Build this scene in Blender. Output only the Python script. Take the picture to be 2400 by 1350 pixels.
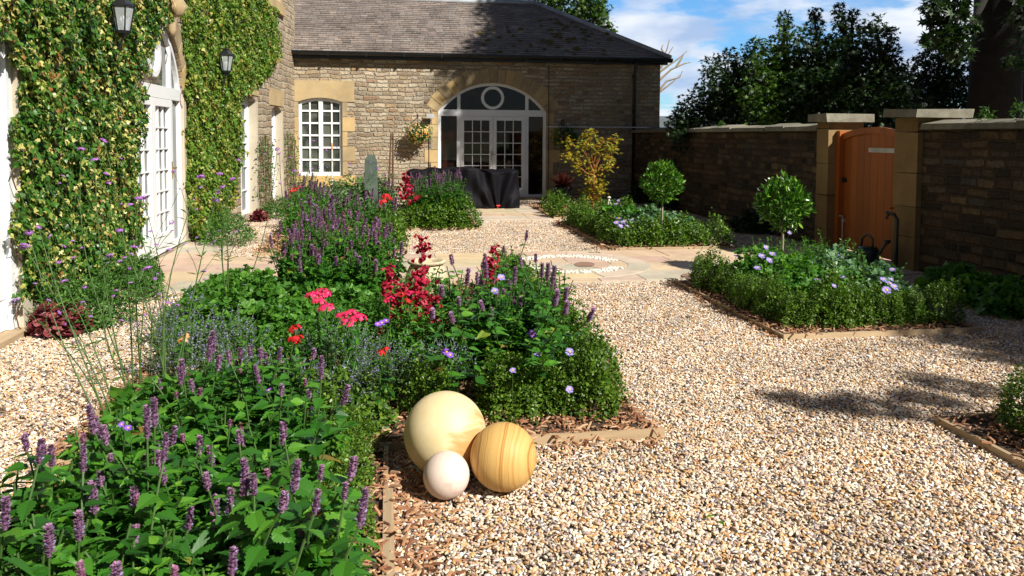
import bpy, bmesh, math, random
import numpy as np
from mathutils import Vector, Matrix
from mathutils.geometry import tessellate_polygon
for o in list(bpy.data.objects): bpy.data.objects.remove(o)
SC=bpy.context.scene; COL=SC.collection
R=np.random.RandomState; rng=R(7); random.seed(5)
rad=math.radians
# ------------------------------------------------------------------ camera
FP=1870.; CX=1200.; CY=420.; EYE=1.6
_th=math.atan(288/FP); _p=math.atan(101/FP); _r=rad(0.3)
FW=np.array([math.sin(_th)*math.cos(_p),math.cos(_th)*math.cos(_p),-math.sin(_p)])
_rt=np.array([math.cos(_th),-math.sin(_th),0.]); _up=np.cross(_rt,FW)
RT=_rt*math.cos(_r)+_up*math.sin(_r); UP=-_rt*math.sin(_r)+_up*math.cos(_r)
C0=np.array([0,0,EYE])
cam=bpy.data.cameras.new('camera'); camo=bpy.data.objects.new('camera',cam); COL.objects.link(camo)
M=Matrix(((RT[0],UP[0],-FW[0],0),(RT[1],UP[1],-FW[1],0),(RT[2],UP[2],-FW[2],EYE),(0,0,0,1)))
camo.matrix_world=M
cam.sensor_fit='HORIZONTAL'; cam.sensor_width=36; cam.lens=36*FP/2400
cam.shift_y=-(675-CY)/2400; cam.clip_start=.05; cam.clip_end=3000
SC.camera=camo
# ------------------------------------------------------------------ light
SUN=np.array([.75,-1.,1.]); SUN/=np.linalg.norm(SUN)     # direction towards the sun
el=math.asin(SUN[2]); az=math.atan2(SUN[0],SUN[1])
sl=bpy.data.lights.new('sun','SUN'); sl.energy=5; sl.angle=rad(.55); sl.color=(1,.95,.86)
so=bpy.data.objects.new('sun',sl); COL.objects.link(so)
so.rotation_euler=Vector(SUN).to_track_quat('Z','Y').to_euler()
SC.view_settings.view_transform='Standard'; SC.view_settings.look='None'
SC.view_settings.exposure=0.62; SC.view_settings.gamma=1
# ------------------------------------------------------------------ node helper
class NT:
    def __init__(s,tree): s.t=tree; s.n=tree.nodes; s.l=tree.links
    def new(s,ty,**k):
        n=s.n.new(ty)
        for a,b in k.items(): setattr(n,a,b)
        return n
    def put(s,sock,v):
        if isinstance(v,bpy.types.NodeSocket): s.l.new(v,sock)
        elif v is not None:
            try: sock.default_value=v
            except Exception: sock.default_value=(*v,1)
    def m(s,op,a,b=None,c=None,clamp=False):
        n=s.new('ShaderNodeMath',operation=op,use_clamp=clamp)
        s.put(n.inputs[0],a); s.put(n.inputs[1],b)
        if c is not None: s.put(n.inputs[2],c)
        return n.outputs[0]
    def vm(s,op,a,b=None):
        n=s.new('ShaderNodeVectorMath',operation=op); s.put(n.inputs[0],a)
        if b is not None: s.put(n.inputs[1],b)
        return n.outputs[0]
    def comb(s,x=0,y=0,z=0):
        n=s.new('ShaderNodeCombineXYZ'); s.put(n.inputs[0],x); s.put(n.inputs[1],y); s.put(n.inputs[2],z); return n.outputs[0]
    def sep(s,v):
        n=s.new('ShaderNodeSeparateXYZ'); s.put(n.inputs[0],v); return n.outputs
    def noise(s,vec,scale,detail=3,rough=.5,col=False,dist=0):
        n=s.new('ShaderNodeTexNoise'); s.put(n.inputs['Vector'],vec); n.inputs['Scale'].default_value=scale
        n.inputs['Detail'].default_value=detail; n.inputs['Roughness'].default_value=rough; n.inputs['Distortion'].default_value=dist
        return n.outputs['Color' if col else 'Fac']
    def ramp(s,fac,stops,interp='LINEAR'):
        n=s.new('ShaderNodeValToRGB'); e=n.color_ramp.elements; n.color_ramp.interpolation=interp
        while len(e)<len(stops): e.new(.5)
        for el_,(p,c) in zip(e,stops):
            el_.position=p; el_.color=(*c,1) if not isinstance(c,(int,float)) else (c,c,c,1)
        s.put(n.inputs[0],fac); return n.outputs[0]
    def mix(s,f,a,b,mode='MIX'):
        n=s.new('ShaderNodeMix',data_type='RGBA',blend_type=mode); s.put(n.inputs[0],f); s.put(n.inputs[6],a); s.put(n.inputs[7],b); return n.outputs[2]
    def mr(s,v,a,b,c=0,d=1,smooth=False):
        n=s.new('ShaderNodeMapRange'); n.clamp=True
        if smooth: n.interpolation_type='SMOOTHSTEP'
        for i,x in enumerate((v,a,b,c,d)): s.put(n.inputs[i],x)
        return n.outputs[0]
    def bump(s,h,st=.5,dist=.02):
        n=s.new('ShaderNodeBump'); n.inputs['Strength'].default_value=st; n.inputs['Distance'].default_value=dist; s.put(n.inputs['Height'],h); return n.outputs[0]
    def pos(s): return s.new('ShaderNodeNewGeometry').outputs['Position']
    def island(s): return s.new('ShaderNodeNewGeometry').outputs['Random Per Island']
def mat(name):
    m=bpy.data.materials.new(name); m.use_nodes=True; t=NT(m.node_tree)
    b=m.node_tree.nodes['Principled BSDF']; return m,t,b
def simple(name,col,rough=.6,metal=0,spec=.5,var=.0,scale=8,bump=0,coat=0):
    m,t,b=mat(name); c=(*col,1)
    if var:
        n=t.noise(t.pos(),scale,4); c2=t.mr(n,.25,.75,1-var,1+var)
        mx=t.mix(1,c,t.comb(c2,c2,c2),'MULTIPLY'); t.put(b.inputs['Base Color'],mx)
    else: b.inputs['Base Color'].default_value=c
    if bump: t.put(b.inputs['Normal'],t.bump(t.noise(t.pos(),scale*4,4),bump,.01))
    b.inputs['Roughness'].default_value=rough; b.inputs['Metallic'].default_value=metal
    b.inputs['Specular IOR Level'].default_value=spec
    if coat: b.inputs['Coat Weight'].default_value=coat
    return m
def leafmat(name,stops,rough=.45,trans=.3,spec=.4,tcol=None,patch=0):
    m,t,b=mat(name); fac=t.island()
    if patch: fac=t.m('ADD',t.m('MULTIPLY',fac,1-patch*.5),t.m('MULTIPLY',t.m('SUBTRACT',t.noise(t.pos(),2.3,5,.6),.31),patch*1.3),clamp=True)
    col=t.ramp(fac,stops)
    t.put(b.inputs['Base Color'],col); b.inputs['Roughness'].default_value=rough; b.inputs['Specular IOR Level'].default_value=spec
    tr=t.new('ShaderNodeBsdfTranslucent'); 
    t.put(tr.inputs[0], t.mix(1,col,tcol or (1.3,1.35,.5),'MULTIPLY'))
    ms=t.new('ShaderNodeMixShader'); ms.inputs[0].default_value=trans
    t.l.new(b.outputs[0],ms.inputs[1]); t.l.new(tr.outputs[0],ms.inputs[2])
    t.l.new(ms.outputs[0],t.n['Material Output'].inputs[0]); return m
# ------------------------------------------------------------------ world
W=bpy.data.worlds.new('World'); SC.world=W; W.use_nodes=True
t=NT(W.node_tree); bg=t.n['Background']
sky=t.new('ShaderNodeTexSky'); sky.sky_type='NISHITA'; sky.sun_disc=False; sky.sun_elevation=el; sky.sun_rotation=az
sky.ozone_density=2.0; sky.dust_density=.3; sky.air_density=1.0
d=t.new('ShaderNodeTexCoord').outputs['Generated']; sx=t.sep(d)
zz=t.m('ADD',t.m('MAXIMUM',sx[2],0),.07)
cp=t.comb(t.m('DIVIDE',sx[0],zz),t.m('DIVIDE',sx[1],zz),0)
n1=t.noise(t.vm('ADD',cp,(3.1,1.7,0)),.55,8,.58,dist=.3)
cl=t.mr(n1,.40,.60,0,1,True)
n2=t.noise(t.vm('MULTIPLY',d,(1,1,3.2)),5.5,6,.55)      # lower heaped clouds
low=t.m('MULTIPLY',t.mr(n2,.41,.53,0,1,True),t.mr(sx[2],.25,.12,0,1,True))
cl=t.m('MAXIMUM',cl,low)
shade=t.noise(t.vm('ADD',t.vm('MULTIPLY',d,(1,1,2.6)),(5,2,.4)),7.5,4)
cc=t.mix(t.mr(shade,.36,.62,0,1),(5.8,7.6,11.0,1),(13.0,13.3,13.8,1))
north=t.m('MULTIPLY',t.mr(sx[1],.2,.8),t.mr(sx[2],.75,.35)); blue=t.mix(1,sky.outputs[0],t.mix(north,(.30,.36,.46,1),(.85,1.45,2.05,1)),'MULTIPLY')
cl=t.m('MULTIPLY',cl,t.mr(sx[1],.2,.6,.0,1,True))   # the cloud bank stands to the north, the rest of the sky is clear
t.l.new(t.mix(t.m('MULTIPLY',cl,.95),blue,cc),bg.inputs[0]); bg.inputs[1].default_value=.05
# ------------------------------------------------------------------ pixel helpers (photo 2400x1350) for measuring
def ray(u,v): return FW+RT*(u-CX)/FP-UP*(v-CY)/FP
def G(u,v,z=0): d=ray(u,v); return C0+d*((z-EYE)/d[2])
def atY(u,v,y): d=ray(u,v); return C0+d*(y/d[1])
def atX(u,v,x): d=ray(u,v); return C0+d*(x/d[0])
def atZc(u,v,z): return C0+ray(u,v)*z
# ------------------------------------------------------------------ object helpers
def tag(o,label=None,cat=None,group=None,kind=None):
    if label: o['label']=label
    if cat: o['category']=cat
    if group: o['group']=group
    if kind: o['kind']=kind
    return o
def empty(name,loc,label,cat,group=None,rz=0):
    o=bpy.data.objects.new(name,None); o.empty_display_size=.1; o.location=tuple(loc); o.rotation_euler=(0,0,rz); COL.objects.link(o)
    return tag(o,label,cat,group)
def link(name,me,mt,parent=None):
    if mt is not None and not me.materials: me.materials.append(mt)
    o=bpy.data.objects.new(name,me); COL.objects.link(o)
    if parent is not None:
        o.parent=parent
        # parts are authored in world space: shift into the parent's frame
        if parent.get('_w',1)==1: pass
    return o
def wloc(o):
    m=Matrix.Identity(4); p=o
    while p: m=p.matrix_basis@m; p=p.parent
    return m
def part(name,me,mt,parent=None,world=True):
    o=link(name,me,mt,None)
    if parent is not None:
        o.parent=parent
        if world: o.matrix_basis=wloc(parent).inverted()
    return o
def top(name,me,mt,label,cat,group=None,kind=None,base=None):
    """a one-mesh thing, origin moved to its base"""
    o=link(name,me,mt)
    if base is not None:
        me.transform(Matrix.Translation(-Vector(base))); o.location=tuple(base)
    return tag(o,label,cat,group,kind)
def mesh_arrays(name,V,loops,totals,smooth=False):
    me=bpy.data.meshes.new(name); V=np.asarray(V,dtype=np.float32); loops=np.asarray(loops,dtype=np.int32); totals=np.asarray(totals,dtype=np.int32)
    me.vertices.add(len(V)); me.vertices.foreach_set('co',V.ravel())
    me.loops.add(len(loops)); me.loops.foreach_set('vertex_index',loops)
    me.polygons.add(len(totals)); st=np.zeros(len(totals),dtype=np.int32); st[1:]=np.cumsum(totals)[:-1]
    me.polygons.foreach_set('loop_start',st); me.polygons.foreach_set('loop_total',totals)
    me.polygons.foreach_set('use_smooth',np.full(len(totals),bool(smooth)))
    me.update(calc_edges=True); me.validate(); return me
class MB:
    def __init__(s): s.V=[]; s.L=[]; s.T=[]; s.n=0
    def add(s,V,F):
        V=np.asarray(V,float).reshape(-1,3); s.V.append(V)
        for f in F: s.L.append(np.asarray(f)+s.n); s.T.append(np.array([len(f)]))
        s.n+=len(V); return s
    def raw(s,V,L,T):
        s.V.append(V); s.L.append(np.asarray(L)+s.n); s.T.append(np.asarray(T)); s.n+=len(V); return s
    def box(s,a,b,jit=0):
        x0,y0,z0=a; x1,y1,z1=b
        V=[(x0,y0,z0),(x1,y0,z0),(x1,y1,z0),(x0,y1,z0),(x0,y0,z1),(x1,y0,z1),(x1,y1,z1),(x0,y1,z1)]
        if jit: V=np.array(V)+rng.uniform(-jit,jit,(8,3))
        return s.add(V,[(0,3,2,1),(4,5,6,7),(0,1,5,4),(1,2,6,5),(2,3,7,6),(3,0,4,7)])
    def pbox(s,pl,a0,a1,b0,b1,c0,c1):
        V=[pl.P(a,b,c) for c in (c0,c1) for a,b in ((a0,b0),(a1,b0),(a1,b1),(a0,b1))]
        return s.add(V,[(0,3,2,1),(4,5,6,7),(0,1,5,4),(1,2,6,5),(2,3,7,6),(3,0,4,7)])
    def tube(s,pts,radii,n=6,cap=True):
        pts=np.asarray(pts,float); k=len(pts)
        if np.isscalar(radii): radii=[radii]*k
        tg=np.gradient(pts,axis=0); tg/=np.linalg.norm(tg,axis=1)[:,None]+1e-9
        a=np.array([0,0,1.]) if abs(tg[0][2])<.9 else np.array([1.,0,0])
        V=[]
        for i in range(k):
            x=np.cross(tg[i],a); x/=np.linalg.norm(x)+1e-9; y=np.cross(tg[i],x); a=a-tg[i]*(a@tg[i]) if np.linalg.norm(a-tg[i]*(a@tg[i]))>.1 else a
            for j in range(n):
                q=2*math.pi*j/n; V.append(pts[i]+radii[i]*(x*math.cos(q)+y*math.sin(q)))
        F=[(i*n+j,i*n+(j+1)%n,(i+1)*n+(j+1)%n,(i+1)*n+j) for i in range(k-1) for j in range(n)]
        if cap: F+= [tuple(range(n))[::-1],tuple((k-1)*n+j for j in range(n))]
        return s.add(V,F)
    def lathe(s,c,prof,n=24,ax='z'):
        V=[];k=len(prof)
        for r,z in prof:
            for j in range(n):
                q=2*math.pi*j/n
                v=(r*math.cos(q),r*math.sin(q),z)
                if ax=='y': v=(v[0],v[2],v[1])
                V.append((c[0]+v[0],c[1]+v[1],c[2]+v[2]))
        F=[(i*n+j,i*n+(j+1)%n,(i+1)*n+(j+1)%n,(i+1)*n+j) for i in range(k-1) for j in range(n)]
        F+=[tuple(range(n))[::-1],tuple((k-1)*n+j for j in range(n))]
        return s.add(V,F)
    def me(s,name='m',smooth=False): return mesh_arrays(name,np.concatenate(s.V),np.concatenate(s.L),np.concatenate(s.T),smooth)
class Plane:
    def __init__(s,O,Hd,N): s.O=np.array(O,float); s.H=np.array(Hd,float)/np.linalg.norm(Hd); s.N=np.array(N,float)/np.linalg.norm(N); s.Z=np.array([0,0,1.])
    def P(s,a,b,c=0): return s.O+s.H*a+s.Z*b+s.N*c
    def px(s,u,v,c=0):
        d=ray(u,v); o=s.O+s.N*c; t_=((o-C0)@s.N)/(d@s.N); p=C0+d*t_-s.O; return (p@s.H,p[2])
# ------------------------------------------------------------------ leaves
def tmpl(pts,faces): return np.array(pts,float),faces
T_OV=tmpl([(0,0,0),(.28,.38,.07),(0,1,-.12),(-.28,.38,.07)],[(0,1,2),(0,2,3)])
T_BOX=tmpl([(0,0,0),(.34,.5,.06),(0,1,0),(-.34,.5,.06)],[(0,1,2),(0,2,3)])
T_HI=tmpl([(0,0,0),(0,.3,-.02),(0,.6,-.05),(0,1,-.2),(.23,.1,.04),(.36,.3,.07),(.26,.5,.04),(.3,.55,.03),(.16,.78,-.06),(-.23,.1,.04),(-.36,.3,.07),(-.26,.5,.04),(-.3,.55,.03),(-.16,.78,-.06)],
  [(0,4,5,1),(1,5,6,2),(2,7,8,3),(0,1,10,9),(1,2,11,10),(2,3,13,12)])
def _serr():
    n=7; P=[(0,0,0)]; L=[];Rr=[]
    ys=[.02,.12,.22,.34,.46,.6,.74,.87]; ws=[.14,.27,.33,.32,.27,.2,.12,.05]
    rib=[]
    for y in ys: rib.append(len(P)); P.append((0,y,-.02-.16*y*y))
    tip=len(P); P.append((0,1,-.2)); F=[]
    for sgn in (1,-1):
        row=[]
        for y,w in zip(ys,ws):
            row.append(len(P)); P.append((sgn*w*.9,y-.015,.07*w*2-.14*y*y)); P.append((sgn*w*1.03,y+.055,.07*w*2-.15*y*y-.01))
        for i in range(len(ys)-1):
            a=row[i]; F.append((rib[i],a,a+1,row[i+1],rib[i+1]) if sgn>0 else (rib[i+1],row[i+1],a+1,a,rib[i]))
        a=row[-1]; F.append((rib[-1],a,a+1,tip) if sgn>0 else (tip,a+1,a,rib[-1]))
        F.append((0,row[0],rib[0]) if sgn>0 else (rib[0],row[0],0))
    return tmpl(P,F)
T_SER=_serr()
T_MAPLE=tmpl([(0,0,0),(.16,.22,0),(.55,.2,-.04),(.2,.42,.03),(.46,.75,-.05),(.1,.55,.03),(0,1,-.08),(-.1,.55,.03),(-.46,.75,-.05),(-.2,.42,.03),(-.55,.2,-.04),(-.16,.22,0)],
  [(0,1,3,9,11),(1,2,3),(3,4,5),(5,6,7),(7,8,9),(9,10,11),(3,5,7,9)])
T_IVY=tmpl([(0,0,0),(.3,-.08,-.05),(.5,.3,0),(.25,.5,.04),(0,1,-.08),(-.25,.5,.04),(-.5,.3,0),(-.3,-.08,-.05),(0,.35,.05)],
  [(0,1,2,8),(8,2,3),(8,3,4),(8,4,5),(8,5,6),(0,8,6,7)])
T_ROUND=tmpl([(0,0,0)]+[(.5*math.sin(q)*(1+.12*(i%2)),.5-.5*math.cos(q)*(1+.12*(i%2)),.06*(i%2)) for i,q in enumerate(np.linspace(.35,2*math.pi-.35,11))]+[(0,.45,-.05)],
  [(0,i,i+1,12) for i in range(1,11)]+[(11,0,12)][:0])
T_LANC=tmpl([(0,0,0),(.15,.3,.04),(.14,.65,.02),(0,1,-.06),(-.14,.65,.02),(-.15,.3,.04),(0,.5,-.02)],[(0,1,6),(1,2,6),(2,3,6),(3,4,6),(4,5,6),(5,0,6)])
T_CHIP=tmpl([(-.13,0,0),(.13,.03,0),(.1,1,.05),(-.1,.95,0),(-.08,.1,.12),(.1,.1,.12),(.07,.9,.16),(-.08,.85,.12)],[(4,5,6,7),(0,1,5,4),(1,2,6,5),(2,3,7,6),(3,0,4,7)])
T_PET=tmpl([(0,0,0),(.12,.5,.03),(0,1,0),(-.12,.5,.03)],[(0,1,2,3)])
def norm(a): return a/(np.linalg.norm(a,axis=-1,keepdims=True)+1e-9)
def leaves(mb,P,D,N,S,tm):
    """scatter the template: leaf axis along D, face normal near N, length S"""
    P=np.asarray(P,float); n=len(P)
    if n==0: return mb
    D=norm(np.asarray(D,float)); X=norm(np.cross(D,N)); Z=np.cross(X,D)
    T,F=tm; S=np.broadcast_to(np.asarray(S,float),(n,))
    V=P[:,None]+S[:,None,None]*(T[None,:,0:1]*X[:,None]+T[None,:,1:2]*D[:,None]+T[None,:,2:3]*Z[:,None])
    L=np.concatenate([np.array(f) for f in F]); tt=np.array([len(f) for f in F]); k=len(T)
    L=(L[None]+np.arange(n)[:,None]*k).ravel(); return mb.raw(V.reshape(-1,3),L,np.tile(tt,n))
def rdir(r,n): return norm(r.normal(size=(n,3)))
def dome(mb,r,c,rx,ry,h,n,s,tm,z0=0,lump=.18,inner=.45,upb=.6,droop=.0,sv=.35,full=False):
    d=rdir(r,n)
    if not full: d[:,2]=np.abs(d[:,2])
    ph=r.uniform(0,6.28,6)
    f=1+lump*(np.sin(d[:,0]*4+ph[0])*np.sin(d[:,1]*4.5+ph[1])+.7*np.sin(d[:,0]*9+d[:,2]*6+ph[2])*np.sin(d[:,1]*8+ph[3]))
    rr=f*(inner+(1-inner)*r.uniform(0,1,n)**.45)
    P=np.stack([c[0]+d[:,0]*rx*rr,c[1]+d[:,1]*ry*rr,c[2]+z0+d[:,2]*h*rr],1)
    N=norm(d*.8+np.array([0,0,upb])+r.normal(size=(n,3))*.45)
    D=norm(np.cross(N,rdir(r,n))+d*.5+np.array([0,0,-droop]))
    return leaves(mb,P,D,N,s*(1+r.uniform(-sv,sv,n)),tm)
#MATERIALS
def stone_mat(name,rh,cw,stops,mortar,mw=.010,bmp=.6,lich=.0,dirt=1.0,warp=.02):
    m,t,b=mat(name); p=t.pos(); 
    w1=t.sep(t.noise(p,2.2,2,col=True)); w2=t.sep(t.noise(p,14,2,col=True))
    s=t.sep(p)
    hx=t.m('ADD',t.m('ADD',s[0],s[1]),t.m('ADD',t.m('MULTIPLY',t.m('SUBTRACT',w1[0],.5),warp*4),t.m('MULTIPLY',t.m('SUBTRACT',w2[0],.5),warp*1.6)))
    vz=t.m('ADD',s[2],t.m('ADD',t.m('MULTIPLY',t.m('SUBTRACT',w1[1],.5),warp*3.5),t.m('MULTIPLY',t.m('SUBTRACT',w2[1],.5),warp*1.3)))
    q=t.noise(t.comb(0,0,vz),2.2,1); vz=t.m('ADD',vz,t.m('MULTIPLY',q,.16))
    rv=t.m('DIVIDE',vz,rh); row=t.m('FLOOR',rv); fv=t.m('FRACT',rv)
    wn=t.new('ShaderNodeTexWhiteNoise',noise_dimensions='1D'); t.put(wn.inputs['W'],row); rr=wn.outputs['Value']
    wr=t.m('MULTIPLY',t.m('ADD',t.m('MULTIPLY',rr,.9),.6),cw)
    cu=t.m('ADD',t.m('DIVIDE',hx,wr),t.m('MULTIPLY',rr,37.3))
    cu=t.m('ADD',cu,t.m('MULTIPLY',t.m('SUBTRACT',t.noise(t.comb(cu,row,0),.9,0),.5),.9))
    col=t.m('FLOOR',cu); fu=t.m('FRACT',cu)
    w3=t.new('ShaderNodeTexWhiteNoise',noise_dimensions='2D'); t.put(w3.inputs['Vector'],t.comb(row,col,0)); c=w3.outputs['Value']
    du=t.m('MULTIPLY',t.m('MINIMUM',fu,t.m('SUBTRACT',1,fu)),wr); dv=t.m('MULTIPLY',t.m('MINIMUM',fv,t.m('SUBTRACT',1,fv)),rh)
    e=t.mr(t.m('MINIMUM',du,dv),mw*.5,mw*1.7,0,1,True)
    sc=t.ramp(c,stops); nn=t.noise(p,22,5,.65); big=t.noise(p,1.3,4)
    k=t.m('MULTIPLY',t.mr(nn,.25,.75,.6,1.4),t.mr(big,.3,.7,1-.25*dirt,1+.25*dirt)); sc=t.mix(1,sc,t.comb(k,k,k),'MULTIPLY')
    mo=t.mix(t.mr(nn,.3,.7),tuple(x*.7 for x in mortar)+(1,),tuple(mortar)+(1,))
    cc=t.mix(e,mo,sc)
    if lich:
        v=t.noise(p,9,3,.6); cc=t.mix(t.m('MULTIPLY',t.mr(v,.64,.68),lich),cc,(.5,.52,.44,1))
    t.put(b.inputs['Base Color'],cc); b.inputs['Roughness'].default_value=.9; b.inputs['Specular IOR Level'].default_value=.2
    hh=t.m('ADD',t.m('MULTIPLY',e,1),t.m('ADD',t.m('MULTIPLY',nn,.7),t.m('MULTIPLY',c,.6)))
    t.put(b.inputs['Normal'],t.bump(hh,bmp,.05)); return m
M_FAC=stone_mat('stone_rubble_facade',.098,.24,[(0,(.23,.17,.115)),(.2,(.36,.28,.19)),(.45,(.44,.36,.25)),(.6,(.29,.215,.14)),(.68,(.40,.28,.155)),(.72,(.28,.16,.095)),(.8,(.48,.41,.30)),(1,(.32,.265,.20))],(.42,.36,.27),mw=.012,lich=.35,warp=.032,bmp=.9)
M_HOUSE=stone_mat('stone_rubble_house',.13,.30,[(0,(.24,.18,.12)),(.3,(.38,.30,.20)),(.6,(.44,.36,.26)),(.75,(.30,.2,.125)),(1,(.36,.30,.22))],(.46,.40,.31),mw=.014,warp=.03,bmp=.8)
M_GWALL=stone_mat('stone_garden_wall',.105,.26,[(0,(.034,.028,.023)),(.3,(.075,.055,.04)),(.55,(.115,.08,.05)),(.75,(.05,.036,.028)),(.9,(.17,.12,.068)),(1,(.075,.066,.06))],(.10,.072,.045),mw=.012,bmp=.9)  # stone colours set darker to put the wall's deep shade into them
def ashlar(name,a,b_,c,mott=7.):
    m,t,b=mat(name); p=t.pos(); n=t.noise(p,mott,6,.6); n2=t.noise(p,1.7,3); i=t.island()
    col=t.ramp(t.m('ADD',t.m('MULTIPLY',n,.6),t.m('ADD',t.m('MULTIPLY',i,.5),-.05)),[(.1,a),(.45,b_),(.85,c)])
    k=t.mr(n2,.3,.7,.8,1.15); t.put(b.inputs['Base Color'],t.mix(1,col,t.comb(k,k,k),'MULTIPLY'))
    b.inputs['Roughness'].default_value=.85; b.inputs['Specular IOR Level'].default_value=.25
    t.put(b.inputs['Normal'],t.bump(t.noise(p,40,5),.35,.01)); return m
M_ASH=ashlar('dressed_sandstone',(.22,.165,.10),(.40,.31,.18),(.52,.36,.16))
M_SILL=ashlar('ochre_sandstone',(.42,.28,.10),(.56,.38,.15),(.62,.45,.22))
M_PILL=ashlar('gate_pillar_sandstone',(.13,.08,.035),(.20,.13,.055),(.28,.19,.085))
M_COPE=ashlar('coping_stone',(.08,.072,.055),(.17,.155,.115),(.33,.31,.24),11)
M_PALE=ashlar('pale_reveal_stone',(.38,.32,.24),(.48,.42,.32),(.52,.44,.34))
M_WHITE=simple('white_upvc',(.80,.82,.84),.28,spec=.5,var=.04,scale=3)
M_BLACKMETAL=simple('black_cast_iron',(.012,.013,.015),.35,spec=.5,var=.3)
M_BRASS=simple('brass',(.6,.42,.16),.3,1)
M_DARKPANEL=simple('unlit_room_panel',(.02,.017,.015),.9)  # near-black colour stands in for the shade of unlit rooms
M_LEAD=simple('lead_flashing',(.36,.39,.43),.5,var=.25,scale=3)
M_REDPL=simple('red_plastic',(.6,.02,.01),.4)
M_GREY=simple('galvanised_steel',(.50,.51,.50),.5,.2,var=.2)
def glassmat(name,a,b_,rough=.03):
    m,t,b=mat(name); p=t.pos(); n=t.noise(p,1.6,3,dist=1.2)
    t.put(b.inputs['Base Color'],t.mix(t.mr(n,.45,.62),(*a,1),(*b_,1))); b.inputs['Roughness'].default_value=rough; b.inputs['IOR'].default_value=1.5  # soft patches of reflection tint painted into the pane colour
    t.put(b.inputs['Normal'],t.bump(t.noise(p,1.1,2),.06,.03)); return m
M_GLASS=glassmat('window_glass',(.006,.005,.005),(.03,.012,.008))
M_GLASS_H=glassmat('window_glass_house',(.03,.035,.03),(.10,.11,.09))
# slate, islands
m,t,b=mat('roof_slate'); p=t.pos(); i=t.island(); n=t.noise(p,1.2,4); n2=t.noise(p,18,4,.6)
c=t.ramp(i,[(0,(.14,.115,.10)),(.4,(.20,.165,.145)),(.7,(.23,.185,.16)),(.9,(.17,.15,.14)),(1,(.28,.24,.21))])
k=t.m('MULTIPLY',t.mr(n,.3,.7,.75,1.25),t.mr(n2,.25,.75,.7,1.3)); c=t.mix(1,c,t.comb(k,k,k),'MULTIPLY')
c=t.mix(t.m('MULTIPLY',t.mr(t.noise(p,7,3),.66,.7),.6),c,(.30,.31,.27,1)); t.put(b.inputs['Base Color'],c)
b.inputs['Roughness'].default_value=.75; t.put(b.inputs['Normal'],t.bump(n2,.5,.01)); M_SLATE=m
M_MOSS=simple('roof_moss',(.10,.075,.012),.95,var=.7,scale=14,bump=.8)
# wood
def wood(name,a,b_,axis=2,scale=1.,rough=.5):
    m,t,b=mat(name); s=t.sep(t.pos()); v=[6.,6.,6.]; v[axis]=.5
    n=t.noise(t.vm('MULTIPLY',t.pos(),tuple(v)),4*scale,6,.6,dist=.6); i=t.island()
    c=t.mix(n,(*a,1),(*b_,1)); k=t.mr(i,0,1,.82,1.15); t.put(b.inputs['Base Color'],t.mix(1,c,t.comb(k,k,k),'MULTIPLY'))
    b.inputs['Roughness'].default_value=rough; t.put(b.inputs['Normal'],t.bump(n,.15,.01)); return m
M_GATE=wood('orange_stained_timber',(.26,.066,.009),(.42,.12,.016))
M_EDGE=wood('weathered_edging_timber',(.26,.18,.10),(.55,.41,.25),1,rough=.8)
M_EDGEX=wood('weathered_edging_timber_cross',(.28,.20,.11),(.58,.43,.26),0,rough=.8)
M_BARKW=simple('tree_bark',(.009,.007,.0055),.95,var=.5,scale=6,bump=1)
# ground
m,t,b=mat('gravel_bed'); p=t.pos(); vo=t.new('ShaderNodeTexVoronoi'); vo.inputs['Scale'].default_value=42; t.put(vo.inputs['Vector'],p)
c=t.ramp(t.sep(vo.outputs['Color'])[0],[(0,(.62,.55,.45)),(.3,(.5,.4,.27)),(.5,(.35,.3,.27)),(.7,(.7,.64,.56)),(1,(.5,.33,.18))])
k=t.mr(vo.outputs['Distance'],.1,.6,1,.35); t.put(b.inputs['Base Color'],t.mix(1,c,t.comb(k,k,k),'MULTIPLY')); b.inputs['Roughness'].default_value=.9
t.put(b.inputs['Normal'],t.bump(t.m('SUBTRACT',1,vo.outputs['Distance']),.8,.02)); M_GBED=m
m,t,b=mat('pebbles'); oi=t.new('ShaderNodeObjectInfo').outputs['Random']
c=t.ramp(oi,[(0,(.74,.65,.53)),(.15,(.62,.44,.27)),(.27,(.80,.74,.67)),(.36,(.52,.28,.11)),(.45,(.72,.56,.38)),(.57,(.38,.31,.29)),(.64,(.78,.66,.47)),(.75,(.54,.37,.31)),(.83,(.22,.20,.22)),(.87,(.66,.40,.17)),(.95,(.86,.84,.80))],'CONSTANT')
p=t.pos(); k=t.mr(t.noise(p,60,3),.3,.7,.85,1.12); k2=t.mr(t.noise(p,1.3,6,.65),.35,.65,.76,1.08); k=t.m('MULTIPLY',k,k2)
t.put(b.inputs['Base Color'],t.mix(1,c,t.comb(k,k,k),'MULTIPLY')); b.inputs['Roughness'].default_value=.55; b.inputs['Specular IOR Level'].default_value=.3; M_PEB=m
m,t,b=mat('paving_sandstone'); p=t.pos(); i=t.island()
c=t.ramp(i,[(0,(.56,.40,.28)),(.25,(.60,.47,.30)),(.4,(.50,.34,.26)),(.6,(.56,.46,.36)),(.75,(.44,.40,.30)),(.9,(.62,.48,.26)),(1,(.46,.33,.28))])
k=t.mr(t.noise(p,3,5,.6),.3,.7,.85,1.15); c=t.mix(1,c,t.comb(k,k,k),'MULTIPLY'); t.put(b.inputs['Base Color'],c); b.inputs['Roughness'].default_value=.75
t.put(b.inputs['Normal'],t.bump(t.noise(p,6,5),.3,.02)); M_PAVE=m
M_MORTAR=simple('paving_mortar',(.45,.40,.32),.95,var=.2)
M_SLAB_DK=simple('brown_slab',(.26,.15,.10),.7,var=.25,scale=5)
M_SLAB_GR=simple('grey_slab',(.40,.36,.33),.7,var=.2,scale=5)
M_COB=simple('white_cobble',(.66,.62,.54),.5,var=.1,scale=20)
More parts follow.
